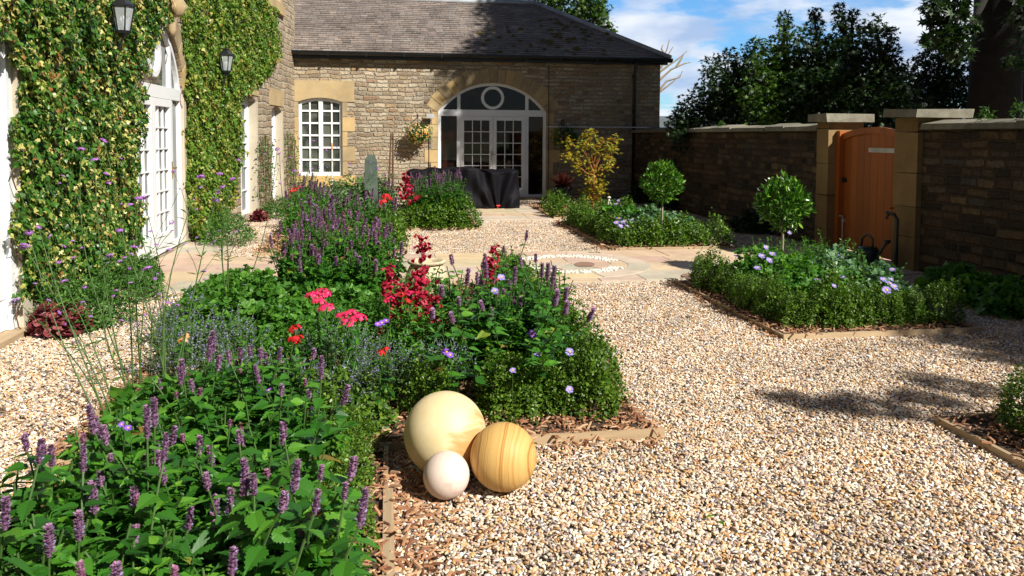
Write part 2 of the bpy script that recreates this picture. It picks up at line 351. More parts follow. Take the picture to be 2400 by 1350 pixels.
M_SOIL=simple('soil',(.06,.035,.02),1,var=.5,scale=10,bump=1)
m,t,b=mat('bark_chips'); t.put(b.inputs['Base Color'],t.ramp(t.island(),[(0,(.16,.06,.03)),(.35,(.30,.13,.06)),(.6,(.42,.22,.11)),(.85,(.55,.36,.21)),(1,(.20,.09,.05))])); b.inputs['Roughness'].default_value=.85; M_CHIP=m
M_FIELD=simple('distant_field',(.10,.14,.05),1,var=.3,scale=.05)
M_HILL=simple('distant_moor',(.10,.12,.13),1,var=.3,scale=.01)
# =================================================================== SETTING
XR=6.22; YF=19.86; XL=-2.92; YB=12.3; XLC=-2.25
gm=MB().add([(-60,-20,-.03),(60,-20,-.03),(60,60,-.03),(-60,60,-.03)],[(0,1,2,3)]).me('ground')
top('ground',gm,M_GBED,None,None,kind='structure')
fm=MB().add([(-900,-300,-.6),(900,-300,-.6),(900,1500,-.6),(-900,1500,-.6)],[(0,1,2,3)]).me('field'); top('field',fm,M_FIELD,None,None,kind='structure')
hb=MB(); xs=np.linspace(-300,900,60); V=[];F=[]
for i,x in enumerate(xs):
    h=16+7*math.sin(x*.006+1)+3*math.sin(x*.02)
    V+=[(x,520,-1),(x,640,h),(x,900,h+8)]
for i in range(59):
    for j in range(2): a=i*3+j; F.append((a,a+3,a+4,a+1))
top('hills',hb.add(V,F).me('hills',True),M_HILL,None,None,kind='structure')
# beds: name, x0,x1,y0,y1
BEDS=dict(A=(-1.35,-.03,1.2,4.02),B=(-1.62,1.38,4.02,8.3),C=(-1.75,.18,10.85,17.2),D=(.18,1.5,13.45,16.3),
          E=(3.1,4.78,5.85,8.3),F=(3.1,4.85,10.75,14.4),Gb=(3.15,5.3,15.0,17.8),H=(3.05,4.9,1.6,3.98))
PATH=(-2.92,6.6,8.42,10.68); TERR=(-1.2,3.2,14.9,19.86)
def inbed(x,y,e=0):
    for (a,b_,c,d_) in list(BEDS.values())+[PATH,(.5,3.2,14.9,19.86)]:
        if a+e<x<b_-e and c+e<y<d_-e: return True
    return False
# gravel emitter cells
cell=.16; V=[];F=[]; 
for x in np.arange(-3.1,6.3,cell):
    for y in np.arange(1.75,19.8,cell):
        cx,cy=x+cell/2,y+cell/2
        if inbed(cx,cy,.03): continue
        q=np.array([cx,cy,0])-C0; z=q@FW
        if z<.5: continue
        u=CX+FP*(q@RT)/z; v=CY-FP*(q@UP)/z
        if u<-120 or u>2520 or v>1480: continue
        k=len(V); V+=[(x,y,0),(x+cell,y,0),(x+cell,y+cell,0),(x,y+cell,0)]; F.append((k,k+1,k+2,k+3))
gme=MB().add(V,F).me('gravel'); gme.materials.append(M_PEB)
gro=bpy.data.objects.new('gravel',gme); COL.objects.link(gro); tag(gro,'loose pale pebbles covering the courtyard between the beds','gravel',kind='stuff')
ng=bpy.data.node_groups.new('scatter_pebbles','GeometryNodeTree')
ng.interface.new_socket('Geometry',in_out='INPUT',socket_type='NodeSocketGeometry'); ng.interface.new_socket('Geometry',in_out='OUTPUT',socket_type='NodeSocketGeometry')
g=NT(ng); gi=g.new('NodeGroupInput'); go=g.new('NodeGroupOutput')
dp=g.new('GeometryNodeDistributePointsOnFaces'); g.l.new(gi.outputs[0],dp.inputs['Mesh'])
py=g.sep(g.new('GeometryNodeInputPosition').outputs[0])[1]
mr=g.new('ShaderNodeMapRange'); g.put(mr.inputs[0],py)
for i_,x_ in zip((1,2,3,4),(2.5,12,8200,3900)): mr.inputs[i_].default_value=x_
g.l.new(mr.outputs[0],dp.inputs['Density'])
ico=g.new('GeometryNodeMeshIcoSphere'); ico.inputs['Radius'].default_value=.0088; ico.inputs['Subdivisions'].default_value=2
ss=g.new('GeometryNodeSetShadeSmooth'); g.l.new(ico.outputs[0],ss.inputs[0])
sm=g.new('GeometryNodeSetMaterial'); g.l.new(ss.outputs[0],sm.inputs[0]); sm.inputs['Material'].default_value=M_PEB
def rv(lo,hi,ty='FLOAT_VECTOR',seed=0):
    n=g.new('FunctionNodeRandomValue',data_type=ty); n.inputs['Seed'].default_value=seed
    ins=[s for s in n.inputs if s.enabled]; ins[0].default_value=lo; ins[1].default_value=hi
    return [o for o in n.outputs if o.enabled][0]
ip=g.new('GeometryNodeInstanceOnPoints'); g.l.new(dp.outputs['Points'],ip.inputs['Points']); g.l.new(sm.outputs[0],ip.inputs['Instance'])
g.l.new(rv((-.55,-.55,0),(.55,.55,6.28),seed=1),ip.inputs['Rotation'])
g.l.new(g.vm('MULTIPLY',rv((.75,.45,.35),(1.5,1.0,.62),seed=2),rv((.6,.6,.6),(1.25,1.25,1.25),seed=5)),ip.inputs['Scale'])
sp=g.new('GeometryNodeSetPosition'); g.l.new(dp.outputs['Points'],sp.inputs[0]); g.l.new(rv((0,0,-.012),(0,0,.006),seed=3),sp.inputs['Offset']); g.l.new(sp.outputs[0],ip.inputs['Points'])
g.l.new(ip.outputs[0],go.inputs[0])
gro.modifiers.new('scatter','NODES').node_group=ng
# paving
def paving(name,x0,x1,y0,y1,r,rows,hole=None,z=.02):
    base=MB().box((x0,y0,-.03),(x1,y1,z-.006)).me(); top(name+'_bed',base,M_MORTAR,None,None,kind='structure')
    mb=MB(); ys=np.linspace(y0,y1,rows+1); ys[1:-1]+=r.uniform(-.06,.06,rows-1); gp=.006
    for j in range(rows):
        x=x0
        while x<x1-.02:
            w=r.uniform(.38,.95); xe=min(x+w,x1)
            if x1-xe<.25: xe=x1
            a,b_=(x+xe)/2,(ys[j]+ys[j+1])/2; sk=r.uniform(-.03,.03)
            V=[(x+gp,ys[j]+gp,z),(xe-gp,ys[j]+gp,z),(xe-gp+0,ys[j+1]-gp,z),(x+gp,ys[j+1]-gp,z)]
            zt=z+r.uniform(0,.004); V2=[(v[0],v[1],zt) for v in V]
            mb.add([(v[0],v[1],z-.02) for v in V]+V2,[(4,5,6,7),(0,1,5,4),(1,2,6,5),(2,3,7,6),(3,0,4,7)])
            x=xe
    return top(name,mb.me(),M_PAVE,None,None,kind='structure')
paving('paving_path',*PATH,R(3),4); paving('terrace',.5,3.2,14.9,19.84,R(4),8)
paving('doorstep_paving',-2.9,-2.2,10.7,12.2,R(9),3)
# paved circle, 
rc=R(11); cc_=(2.2,9.58); z0=.03; mb=MB()
def wedge(mb,r0,r1,a0,a1,z,n=7,zb=.012):
    A=np.linspace(a0,a1,n); V=[(cc_[0]+r0*math.cos(a),cc_[1]+r0*math.sin(a),z) for a in A]+[(cc_[0]+r1*math.cos(a),cc_[1]+r1*math.sin(a),z) for a in A]
    V+=[(v[0],v[1],zb) for v in V]; F=[(i,n+i,n+i+1,i+1) for i in range(n-1)]+[(n+i,3*n+i,3*n+i+1,n+i+1) for i in range(n-1)]+[(2*n+i,i,i+1,2*n+i+1) for i in range(n-1)]
    F+=[(0,2*n,3*n,n),(n-1,2*n-1,4*n-1,3*n-1)]; mb.add(V,F)
circ=MB()
for k in range(9): a=k*2*math.pi/9; wedge(circ,.72,.98,a+.012,a+2*math.pi/9-.012,.031)
for k in range(5): a=k*2*math.pi/5+.3; wedge(circ,.03,.5,a+.03,a+2*math.pi/5-.03,.031)
base=MB(); base.lathe((*cc_,0),[(1.0,.001),(1.0,.026),(.02,.0262)],48)
tc=empty('paving_circle',(*cc_,.02),'round stone inlay with a ring of white cobbles set in the path','paving inlay')
tc['kind']='structure'
cob=MB(); n=620; a=rc.uniform(0,6.28,n); rr_=rc.uniform(.52,.70,n); ok_=((a>.2)&(a<2.5))|((a>3.3)&(a<5.7)); a=a[ok_]; rr_=rr_[ok_]
for q0,q1 in ((-.55,.17),(2.53,3.27)): wedge(circ,.515,.705,q0,q1,.031)
for x_,y_ in zip(cc_[0]+rr_*np.cos(a),cc_[1]+rr_*np.sin(a)):
    s_=rc.uniform(.012,.022); cob.lathe((x_,y_,.030),[(s_*.7,-.01),(s_,0),(s_*.7,.009),(s_*.15,.013)],7)
part('mortar',base.me(),M_MORTAR,tc); part('slabs',circ.me(),M_PAVE,tc)
part('cobbles',cob.me(smooth=True),M_COB,tc)
dk=MB()
for (u,v,w,h) in ((1290,641,62,7),(1510,655,52,8),(1370,626,48,6),(1610,652,26,4),(1690,584,28,4)):
    a,b_=G(u-w/2,v),G(u+w/2,v); c1,c2=G(u,v-h),G(u,v+h); n=14
    if a[1]>PATH[3] or c2[1]<PATH[2]: continue
    V=[((a+b_)/2+(b_-a)/2*math.cos(q)+(c1-c2)/2*math.copysign(abs(math.sin(q))**.8,math.sin(q)))*np.array([1,1,0])+np.array([0,0,.0355]) for q in np.linspace(0,2*math.pi,n,endpoint=False)]
    dk.add(V,[tuple(range(n))])
part('leaf_slabs',dk.me(),M_SLAB_DK,tc)
# =================================================================== WALLS
def walled(pl,outer,holes,thick,ab=None):
    """wall slab with openings and real reveals"""
    polys=[[Vector((a,b,0)) for a,b in outer]]+[[Vector((a,b,0)) for a,b in h] for h in holes]
    tris=tessellate_polygon(polys); flat=[p for q in polys for p in q]; mb=MB()
    mb.add([pl.P(p.x,p.y,0) for p in flat],[tuple(t) for t in tris])
    mb.add([pl.P(p.x,p.y,-thick) for p in flat],[tuple(t)[::-1] for t in tris])
    for q in polys:
        n=len(q); mb.add([pl.P(p.x,p.y,0) for p in q]+[pl.P(p.x,p.y,-thick) for p in q],[(i,(i+1)%n,n+(i+1)%n,n+i) for i in range(n)])
    me=mb.me(); bm=bmesh.new(); bm.from_mesh(me); bmesh.ops.remove_doubles(bm,verts=bm.verts,dist=1e-5); bmesh.ops.recalc_face_normals(bm,faces=bm.faces); bm.to_mesh(me); bm.free()
    for p in me.polygons: p.use_smooth=False
    return me
def arcpts(a0,a1,b0,rise,n=24):
    """segmental arch from (a1,b0) over to (a0,b0)"""
    w=(a1-a0)/2; Rr=(w*w+rise*rise)/(2*rise); cb=b0+rise-Rr; th=math.asin(min(1,w/Rr)); c=(a0+a1)/2
    if rise>w*.999: th=math.pi/2
    return [(c+Rr*math.sin(q),cb+Rr*math.cos(q)) for q in np.linspace(th,-th,n)]
def band(mb,pl,inner,outer,c0,c1,a=None):
    n=len(inner)
    V=[pl.P(*p,c1) for p in inner]+[pl.P(*p,c1) for p in outer]+[pl.P(*p,c0) for p in inner]+[pl.P(*p,c0) for p in outer]
    F=[(i,i+1,n+i+1,n+i) for i in range(n-1)]+[(2*n+i,2*n+i+1,i+1,i) for i in range(n-1)]+[(n+i,n+i+1,3*n+i+1,3*n+i) for i in range(n-1)]+[(0,n,3*n,2*n),(n-1,3*n-1,4*n-1,2*n-1)]
    mb.add(V,F)
FA=Plane((0,YF,0),(1,0,0),(0,-1,0))
fx=lambda u,v,c=0: FA.px(u,v,c)
wing=empty('stone_coach_house',(2.5,YF,0),'low rubble stone coach house with slate roof and arched glazed doors across the yard','building')
aw0,aw1=fx(1027,400)[0],fx(1281,400)[0]; sb=.02; sp_=fx(1155,262)[1]; apx=fx(1155,194)[1]
wl0,wl1=fx(700,330)[0],fx(803,330)[0]; wlb=fx(750,412)[1]; wlt=fx(705,238)[1]; wla=fx(752,229)[1]
xr=fx(1546,250)[0]; eav=3.5
arch=arcpts(aw0,aw1,sp_,apx-sp_,30)
warch=arcpts(wl0,wl1,wlt,wla-wlt,10)
me=walled(FA,[(XLC-.6,-.1),(xr,-.1),(xr,eav),(XLC-.6,eav)],[[(aw0,sb)]+[(aw1,sb)]+arch,[(wl0,wlb),(wl1,wlb)]+warch],.32)
part('front_wall',me,M_FAC,wing)
mb=MB(); mb.box((xr-.32,YF+.33,-.1),(xr,YF+5.4,eav)); mb.box((XLC-.6,YF+5.1,-.1),(xr-.33,YF+5.4,eav)); part('rear_wall',mb.me(),M_FAC,wing)
part('dark_backing',MB().box((XLC-.5,YF+.9,-.05),(xr-.4,YF+1.0,eav-.1)).me(),M_DARKPANEL,wing)  # dark sheet added behind the panes in place of a shaded room
# arch voussoirs and jambs
vb=MB(); n=17; w=(aw1-aw0)/2; rise=apx-sp_; Rr=(w*w+rise*rise)/(2*rise); cb=sp_+rise-Rr; th=math.asin(w/Rr); cA=(aw0+aw1)/2; th2=th+.02
for k in range(n):
    q0=-th2+2*th2*k/n+.004; q1=-th2+2*th2*(k+1)/n-.004; T_=.36+.03*((k*7)%3-1)
    inn=[(cA+Rr*math.sin(q),cb+Rr*math.cos(q)) for q in np.linspace(q0,q1,4)]; out=[(cA+(Rr+T_)*math.sin(q),cb+(Rr+T_)*math.cos(q)) for q in np.linspace(q0,q1,4)]
    band(vb,FA,inn,out,-.02,.007+.002*(k%3))
part('arch_stones',vb.me(),M_ASH,wing)
r_=R(2)
def jamb(mb,pl,a_edge,sgn,b0,b1,n,w0=.18,w1=.34,r=r_,c=.012):
    bs=np.linspace(b0,b1,n+1)
    for k in range(n):
        w_=(w1 if k%2 else w0)+r.uniform(-.03,.03); x0_,x1_=sorted((a_edge,a_edge+sgn*w_)); mb.pbox(pl,x0_,x1_,bs[k]+.006,bs[k+1]-.006,-.02,c+.003*(k%3))
for a_ in ((aw0,-1,.0,sp_-.01,7),(aw1,1,.0,sp_-.01,7),(wl0,-1,wlb,wlt-.0,5,.08,.12),(wl1,1,wlb,wlt,5,.14,.30)):
    jb=MB(); jamb(jb,FA,*a_); part('jamb_stones',jb.me(),M_ASH,wing)
# lintel with segmental soffit
lt=fx(700,188)[1]; la0,la1=fx(690,200)[0],fx(830,200)[0]
xs_=np.linspace(la0,la1,29); 
def wtop(a):
    if a<=wl0 or a>=wl1: return wlt+.004
    pts=sorted(warch); return float(np.interp(a,[p[0] for p in pts],[p[1] for p in pts]))+.002
lb=MB(); band(lb,FA,[(a,wtop(a)) for a in xs_],[(a,lt) for a in xs_],-.02,.022); part('lintel',lb.me(),M_ASH,wing)
part('window_sill',MB().pbox(FA,wl0-.13,wl1+.3,wlb-.27,wlb-.004,-.02,.05).me(),M_SILL,wing)
part('door_sill',MB().pbox(FA,aw0-.1,aw1+.1,-.03,.06,-.02,.10).me(),M_ASH,wing)
# quoins on the right corner
qb=MB(); jamb(qb,FA,xr-.0,-1,0,eav-.05,10,.28,.5,c=.01); part('quoins',qb.me(),M_FAC,wing)
# arched glazed screen
CF=-.13  # frame depth behind the wall face
def ring(mb,pl,ca,cb_,r0,r1,c0,c1,n=32):
    A=np.linspace(0,2*math.pi,n+1); band(mb,pl,[(ca+r0*math.cos(q),cb_+r0*math.sin(q)) for q in A],[(ca+r1*math.cos(q),cb_+r1*math.sin(q)) for q in A],c0,c1)
def glazed_screen(pl,a0,a1,b0,bt,rise,parent,gm,cf,inner,circ_r,rows=6,cols=3,side=True,handle=True):
    """white arched frame: side lights, transom, round light, pair of glazed doors. inner=(doors a0,a1)"""
    fw=.075; A=arcpts(a0,a1,bt,rise,30); w=(a1-a0)/2; rr2=(w*w+rise*rise)/(2*rise); cbb=bt+rise-rr2; ca=(a0+a1)/2
    f=MB(); f.pbox(pl,a0,a0+fw,b0,bt,cf-.06,cf+.03); f.pbox(pl,a1-fw,a1,b0,bt,cf-.06,cf+.03); f.pbox(pl,a0+fw,a1-fw,b0,b0+.08,cf-.06,cf+.03)
    th=math.asin(w/rr2); f_o=[(ca+rr2*math.sin(q),cbb+rr2*math.cos(q)) for q in np.linspace(-th,th,36)]
    f_i=[(ca+(rr2-.07)*math.sin(q),cbb+(rr2-.07)*math.cos(q)) for q in np.linspace(-th,th,36)]; f_i=[(a,max(b,bt)) for a,b in f_i]
    band(f,pl,f_i,f_o,cf-.055,cf+.027)
    f.pbox(pl,a0,a1,bt-.11,bt+.05,cf-.065,cf+.036)
    i0,i1=inner; hgt=lambda a: cbb+math.sqrt(max(rr2**2-(a-ca)**2,0))
    for a in (i0,i1):
        f.pbox(pl,a-.045,a+.045,b0,bt-.11,cf-.058,cf+.024); f.pbox(pl,a-.04,a+.04,bt+.05,hgt(a)-.04,cf-.05,cf+.02)
    part('window_frame',f.me(),M_WHITE,parent)
    rb=MB(); rcb=(bt+.05+bt+rise-.07)/2; ring(rb,pl,ca,rcb,circ_r*.76,circ_r,cf-.045,cf+.033); part('round_light',rb.me(),M_WHITE,parent)
    gl=MB(); gl.pbox(pl,a0+.02,i0,b0+.02,bt,cf-.04,cf-.025); gl.pbox(pl,i1,a1-.02,b0+.02,bt,cf-.04,cf-.025)
    pts=[(ca+(rr2-.02)*math.sin(q),max(cbb+(rr2-.02)*math.cos(q),bt)) for q in np.linspace(-th,th,30)]; k=len(pts)
    gl.add([pl.P(*p,cf-.03) for p in pts],[tuple(range(k))]); part('pane',gl.me(),gm,parent)
    mid=(i0+i1)/2
    for s_,(d0,d1) in enumerate(((i0+.045,mid-.004),(mid+.004,i1-.045))):
        db=MB(); st=.085; bt_=bt-.115; bb=b0+.085
        db.pbox(pl,d0,d0+st,bb,bt_,cf-.045,cf+.04); db.pbox(pl,d1-st,d1,bb,bt_,cf-.045,cf+.04)
        db.pbox(pl,d0+st,d1-st,bt_-.1,bt_,cf-.044,cf+.039); db.pbox(pl,d0+st,d1-st,bb,bb+.16,cf-.044,cf+.039)
        door=part('glazed_door',db.me(),M_WHITE,parent)
        g0,g1,h0,h1=d0+st,d1-st,bb+.16,bt_-.1
        bars=MB()
        for i in range(1,cols): a=g0+(g1-g0)*i/cols; bars.pbox(pl,a-.009,a+.009,h0,h1,cf-.02,cf+.012)
        for i in range(1,rows): b_=h0+(h1-h0)*i/rows; bars.pbox(pl,g0,g1,b_-.009,b_+.009,cf-.02,cf+.014)
        part('glazing_bars',bars.me(),M_WHITE,door); part('pane',MB().pbox(pl,g0-.01,g1+.01,h0-.01,h1+.01,cf-.035,cf-.022).me(),gm,door)
        if s_==handle-1 or (handle is True and s_==0):
            h=MB(); a=d1-st*.5; h.pbox(pl,a-.012,a+.012,b0+.95,b0+1.18,cf+.04,cf+.05); h.pbox(pl,a-.012,a+.10,b0+1.08,b0+1.10,cf+.07,cf+.085); h.pbox(pl,a-.01,a+.01,b0+1.08,b0+1.10,cf+.05,cf+.075)
            part('handle',h.me(),M_BRASS,door)
glazed_screen(FA,aw0,aw1,.04,sp_,rise,wing,M_GLASS,CF,(fx(1075,350,CF)[0],fx(1234,350,CF)[0]),.29)
# left sash window
f=MB(); c=-.10; ft=.07
f.pbox(FA,wl0,wl0+ft,wlb,wlt,c-.05,c+.03); f.pbox(FA,wl1-ft,wl1,wlb,wlt,c-.05,c+.03); f.pbox(FA,wl0+ft,wl1-ft,wlb,wlb+ft+.02,c-.05,c+.03)
ai=[(a,b-.075) for a,b in warch]; band(f,FA,ai[::-1],warch[::-1],c-.05,c+.028); ma=(wl0+wl1)/2; f.pbox(FA,ma-.05,ma+.05,wlb+ft,wlt+.1,c-.045,c+.032)
wf=part('window_frame',f.me(),M_WHITE,wing); bars=MB()
for a in ((wl0+ma)/2,(wl1+ma)/2): bars.pbox(FA,a-.018,a+.018,wlb+ft,wlt+.09,c-.03,c+.015)
for k in range(1,6): b_=wlb+ft+.02+(wlt+.06-wlb-ft)*k/6; bars.pbox(FA,wl0+ft,wl1-ft,b_-.022,b_+.022,c-.03,c+.017)
part('glazing_bars',bars.me(),M_WHITE,wf); gp=[(wl0+.02,wlb+.02),(wl1-.02,wlb+.02)]+warch
part('pane',MB().add([FA.P(a,b_,c-.02) for a,b_ in gp],[tuple(range(len(gp)))]).me(),M_GLASS_H,wf)
# roof: front slope between eave and ridge, hip on the right
e0=np.array([XLC-.7,YF-.22,eav+.08]); rdg_d=2.75; rz=eav+.08+1.74
ec=np.array([fx(1563,140)[0]+.02,YF-.22,eav+.08]); re=np.array([ec[0]-3.05,YF-.22+rdg_d,rz]); rl=np.array([XLC-.7,YF-.22+rdg_d,rz])
bk=np.array([ec[0],YF-.22+2*rdg_d,eav+.08])
rb=MB().add([e0,ec,re,rl,bk,(e0[0],bk[1],bk[2])],[(0,1,2,3),(1,4,2),(4,5,3,2)]).me(); part('roof',rb,M_SLATE,wing)
rs=R(12); sl_=MB(); nrow=27; 
up_=np.array([0,rdg_d,rz-eav-.08]); Ls=np.linalg.norm(up_); ud=up_/Ls; nn=np.array([0,-ud[2],ud[1]])
for k in range(nrow):
    s0=k/nrow; s1=min(1,s0+1.35/nrow); xe=ec[0]+(re[0]-ec[0])*s0; x=e0[0]+rs.uniform(-.2,0)
    while x<xe:
        w_=rs.uniform(.17,.24); x1_=min(x+w_-.006,xe); o=rs.uniform(-.004,.006)
        P=lambda a,s,h: np.array([a,e0[1],e0[2]])+ud*(s*Ls)+nn*h
        j=rs.uniform(-.008,.008)
        V=[P(x,s0+j/3,.034+o),P(x1_,s0+j/3,.034+o),P(min(x1_,ec[0]+(re[0]-ec[0])*s1),s1,.012),P(x,s1,.012) if x<ec[0]+(re[0]-ec[0])*s1 else P(ec[0]+(re[0]-ec[0])*s1,s1,.012)]
        V+=[P(x,s0+j/3,.018+o),P(x1_,s0+j/3,.018+o)]
        sl_.add(V,[(0,1,2,3),(4,5,1,0)]); x+=w_
part('roof_slates',sl_.me(),M_SLATE,wing)
ld=MB(); ld.tube([rl+[0,0,.03],re+[0,0,.03]],.085,8); part('ridge',ld.me(smooth=True),M_LEAD,wing)
ld=MB(); ld.tube([re+[0,0,.04],ec+[0,0,.04]],.07,6); part('hip_flashing',ld.me(smooth=True),M_LEAD,wing)
ms=MB(); rm=R(8)
for k in range(95):
    u=rm.normal(1300,85); v=rm.normal(85,24)
    if v<42 or v>128 or u<1090 or u>1440: continue
    d_=ray(u,v); n_=nn; o=e0+nn*.03; tt=((o-C0)@n_)/(d_@n_); p_=C0+d_*tt
    if p_[2]<e0[2]+.03 or p_[2]>rz-.1: continue
    s_=rm.uniform(.03,.10)*(1.5 if rm.rand()<.15 else 1); m8=[]
    A=np.linspace(0,2*math.pi,9)[:-1]; V=[p_+np.array([1,0,0])*s_*math.cos(q)*rm.uniform(.8,1.2)+ud*s_*.7*math.sin(q) for q in A]+[p_+nn*s_*.35+np.array([1,0,0])*s_*.55*math.cos(q)+ud*s_*.45*math.sin(q) for q in A]
    ms.add(V,[(i,(i+1)%8,8+(i+1)%8,8+i) for i in range(8)]+[tuple(range(8,16))])
mo=part('moss',ms.me(smooth=True),M_MOSS,wing); mo['label']='brown green cushions of moss on the slates'; mo['kind']='stuff'
gu=MB(); n=9; A=np.linspace(-math.pi,0,n)
for (xa,xb,dz) in ((XLC-.5,2.05,0),(2.03,ec[0]+.03,-.02)):
    y_=YF-.24; rr_=.085; V=[];V+= [(xa,y_+rr_*math.cos(q),eav+.09+dz+rr_*math.sin(q)) for q in A]+[(xb,y_+rr_*math.cos(q),eav+.09+dz+rr_*math.sin(q)) for q in A]
    gu.add(V,[(i,i+1,n+i+1,n+i) for i in range(n-1)]+[tuple(range(n)),tuple(range(n,2*n))])
    gu.box((xa,y_-rr_-.008,eav+.085+dz),(xb,y_-rr_+.004,eav+.105+dz))
    for x in np.arange(xa+.4,xb,.9): gu.box((x,y_-rr_-.012,eav-.01+dz),(x+.03,y_+rr_,eav+.1+dz))
part('gutter',gu.me(),M_BLACKMETAL,wing); part('fascia',MB().box((XLC-.5,YF-.16,eav-.06),(ec[0]-.05,YF-.02,eav+.13)).me(),M_BLACKMETAL,wing)
dx=fx(1483,300)[0]; dpb=MB(); dpb.tube([(dx,YF-.24,eav+.02),(dx,YF-.22,eav-.1),(dx,YF-.09,eav-.32),(dx,YF-.08,0)],.045,10)
for z in (.4,1.3,2.2,3.1): dpb.tube([(dx,YF-.08,z),(dx,YF-.08,z+.07)],.056,10)
part('downpipe',dpb.me(smooth=True),M_BLACKMETAL,wing)
cx_=fx(1285,300)[0]; part('cable',MB().tube([(cx_,YF-.02,eav-.1),(cx_+.005,YF-.02,1.8),(cx_,YF-.02,.1)],.011,5).me(),M_BLACKMETAL,wing)
z_=fx(1400,298)[1]; wp=MB().tube([(fx(1283,298)[0],YF-.15,z_),(6.2,YF-.15,z_),(xr,YF-.15,z_-.01)],.013,6)
for x in (3.9,4.9,5.9): wp.box((x,YF-.15,z_-.012),(x+.02,YF,z_+.012))
part('water_pipe',wp.me(),M_WHITE,wing)
fl=MB(); a,b_=fx(1008,272); fl.box((a-.09,YF-.22,b_-.06),(a+.09,YF-.1,b_+.05),.008); fl.box((a-.02,YF-.1,b_-.02),(a+.02,YF,b_+.02)); part('security_light',fl.me(),M_GREY,wing)
fl2=MB().tube([(a-.02,YF-.02,b_-.1),(a-.03,YF-.02,1.0),(a-.02,YF-.02,.1)],.008,5); part('light_cable',fl2.me(),M_BLACKMETAL,wing)
# ------------------------------------------------------------------ main house on the left
HA=Plane((XL,0,0),(0,1,0),(1,0,0))                       # near wall, a = Y
bl=math.hypot(YF-YB,XLC-XL); hb_=np.array([XLC-XL,YF-YB,0])/bl
HB=Plane((XL,YB,0),hb_,(hb_[1],-hb_[0],0))               # far wall turns slightly
ha=lambda u,v,c=0: HA.px(u,v,c)
hbp=lambda u,v,c=0: HB.px(u,v,c)
house=empty('stone_house',(XL,9,0),'tall stone house clad in ivy along the left edge with white french doors','building')
TOPH=6.6
d1a,d1b=9.5,ha(434,560)[0]; d1t=2.2; d1r=.95
y0a=ha(43,400)[0]; z0t=ha(43,108)[1]
da=arcpts(d1a,d1b,d1t,d1r,28)
me=walled(HA,[(-3.,-.1),(YB,-.1),(YB,TOPH),(-3.,TOPH)],[[(y0a-1.7,.03),(y0a,.03),(y0a,z0t),(y0a-.85,z0t+.12),(y0a-1.7,z0t)],[(d1a,.02),(d1b,.02)]+da],.5)
part('near_wall',me,M_HOUSE,house)
w1=[hbp(563,300)[0],hbp(600,300)[0]]; w2=[hbp(637,300)[0],hbp(660,300)[0]]
w1b,w1t=hbp(597,500)[1],hbp(600,225)[1]; w2b,w2t=hbp(655,470)[1],hbp(658,250)[1]
w3=[hbp(628,0)[0],hbp(657,0)[0]]; w3b=hbp(650,8)[1]
wh=[]
for (a,b_),(c_,d_) in ((w1,(w1b,w1t)),(w2,(w2b,w2t)),(w3,(w3b,w3b+1.6))): wh.append([(a,c_),(b_,c_)]+arcpts(a,b_,d_-.12,.12,8))
w1b=max(w1b,.05)
me=walled(HB,[(0,-.1),(bl+.0,-.1),(bl+.0,TOPH),(0,TOPH)],wh,.5); part('far_wall',me,M_HOUSE,house)
gb=MB(); gb.box((XL-5.2,YF+.0,-.1),(XLC-.02,YF+.4,TOPH)); gb.box((XL-5.2,-3,-.1),(XL-5.0,YF,TOPH)); gb.box((XL-5.2,-3.3,-.1),(XL,-3,TOPH)); part('gable_wall',gb.me(),M_HOUSE,house)
rf=MB().add([(XL+.25,-3.4,TOPH-.05),(XLC+.35,YF+.6,TOPH-.05),(XL-2.6,YF+.6,TOPH+2.3),(XL-2.6,-3.4,TOPH+2.3),(XL-5.5,-3.4,TOPH-.05),(XL-5.5,YF+.6,TOPH-.05)],[(0,1,2,3),(3,2,5,4),(0,3,4),(1,5,2),(0,4,5,1)]).me(); part('roof',rf,M_SLATE,house)
ri=MB(); ri.box((XL-2.2,-2.5,.0),(XL-2.1,YF-.5,TOPH-.2)); part('dark_backing',ri.me(),M_DARKPANEL,house)  # dark sheet in place of the unlit rooms of the house
# pale smooth reveals
rv_=None
def reveal(mb,pl,a,b0,b1,w=.16,depth=.42,sg=1):
    part('reveal_stone',MB().pbox(pl,a-.003,a+w,b0,b1,-depth,.012).me(),M_PALE,house)
reveal(rv_,HA,y0a,.0,z0t); reveal(rv_,HA,d1b,.0,d1t,.14); reveal(rv_,HB,w1[1],w1b,w1t-.1,.12); reveal(rv_,HB,w2[1],w2b,w2t-.1,.12)
part('lintel',MB().pbox(HA,y0a-1.9,y0a+.25,z0t+.125,z0t+.42,-.3,.02).me(),M_ASH,house)
for (a,b_),tt_ in ((w1,w1t),(w2,w2t)): part('lintel',MB().pbox(HB,a-.2,b_+.2,tt_+.005,tt_+.36,-.3,.018).me(),M_ASH,house)
part('window_sill',MB().pbox(HB,w3[0]-.18,w3[1]+.2,w3b-.22,w3b-.003,-.2,.07).me(),M_ASH,house); ls=MB()
for k in range(5): ls.pbox(HB,w3[1]+.005,w3[1]+(.3 if k%2 else .18),w3b+.03+k*.3,w3b+.31+k*.3,-.2,.015)
part('window_jamb_stones',ls.me(),M_ASH,house)
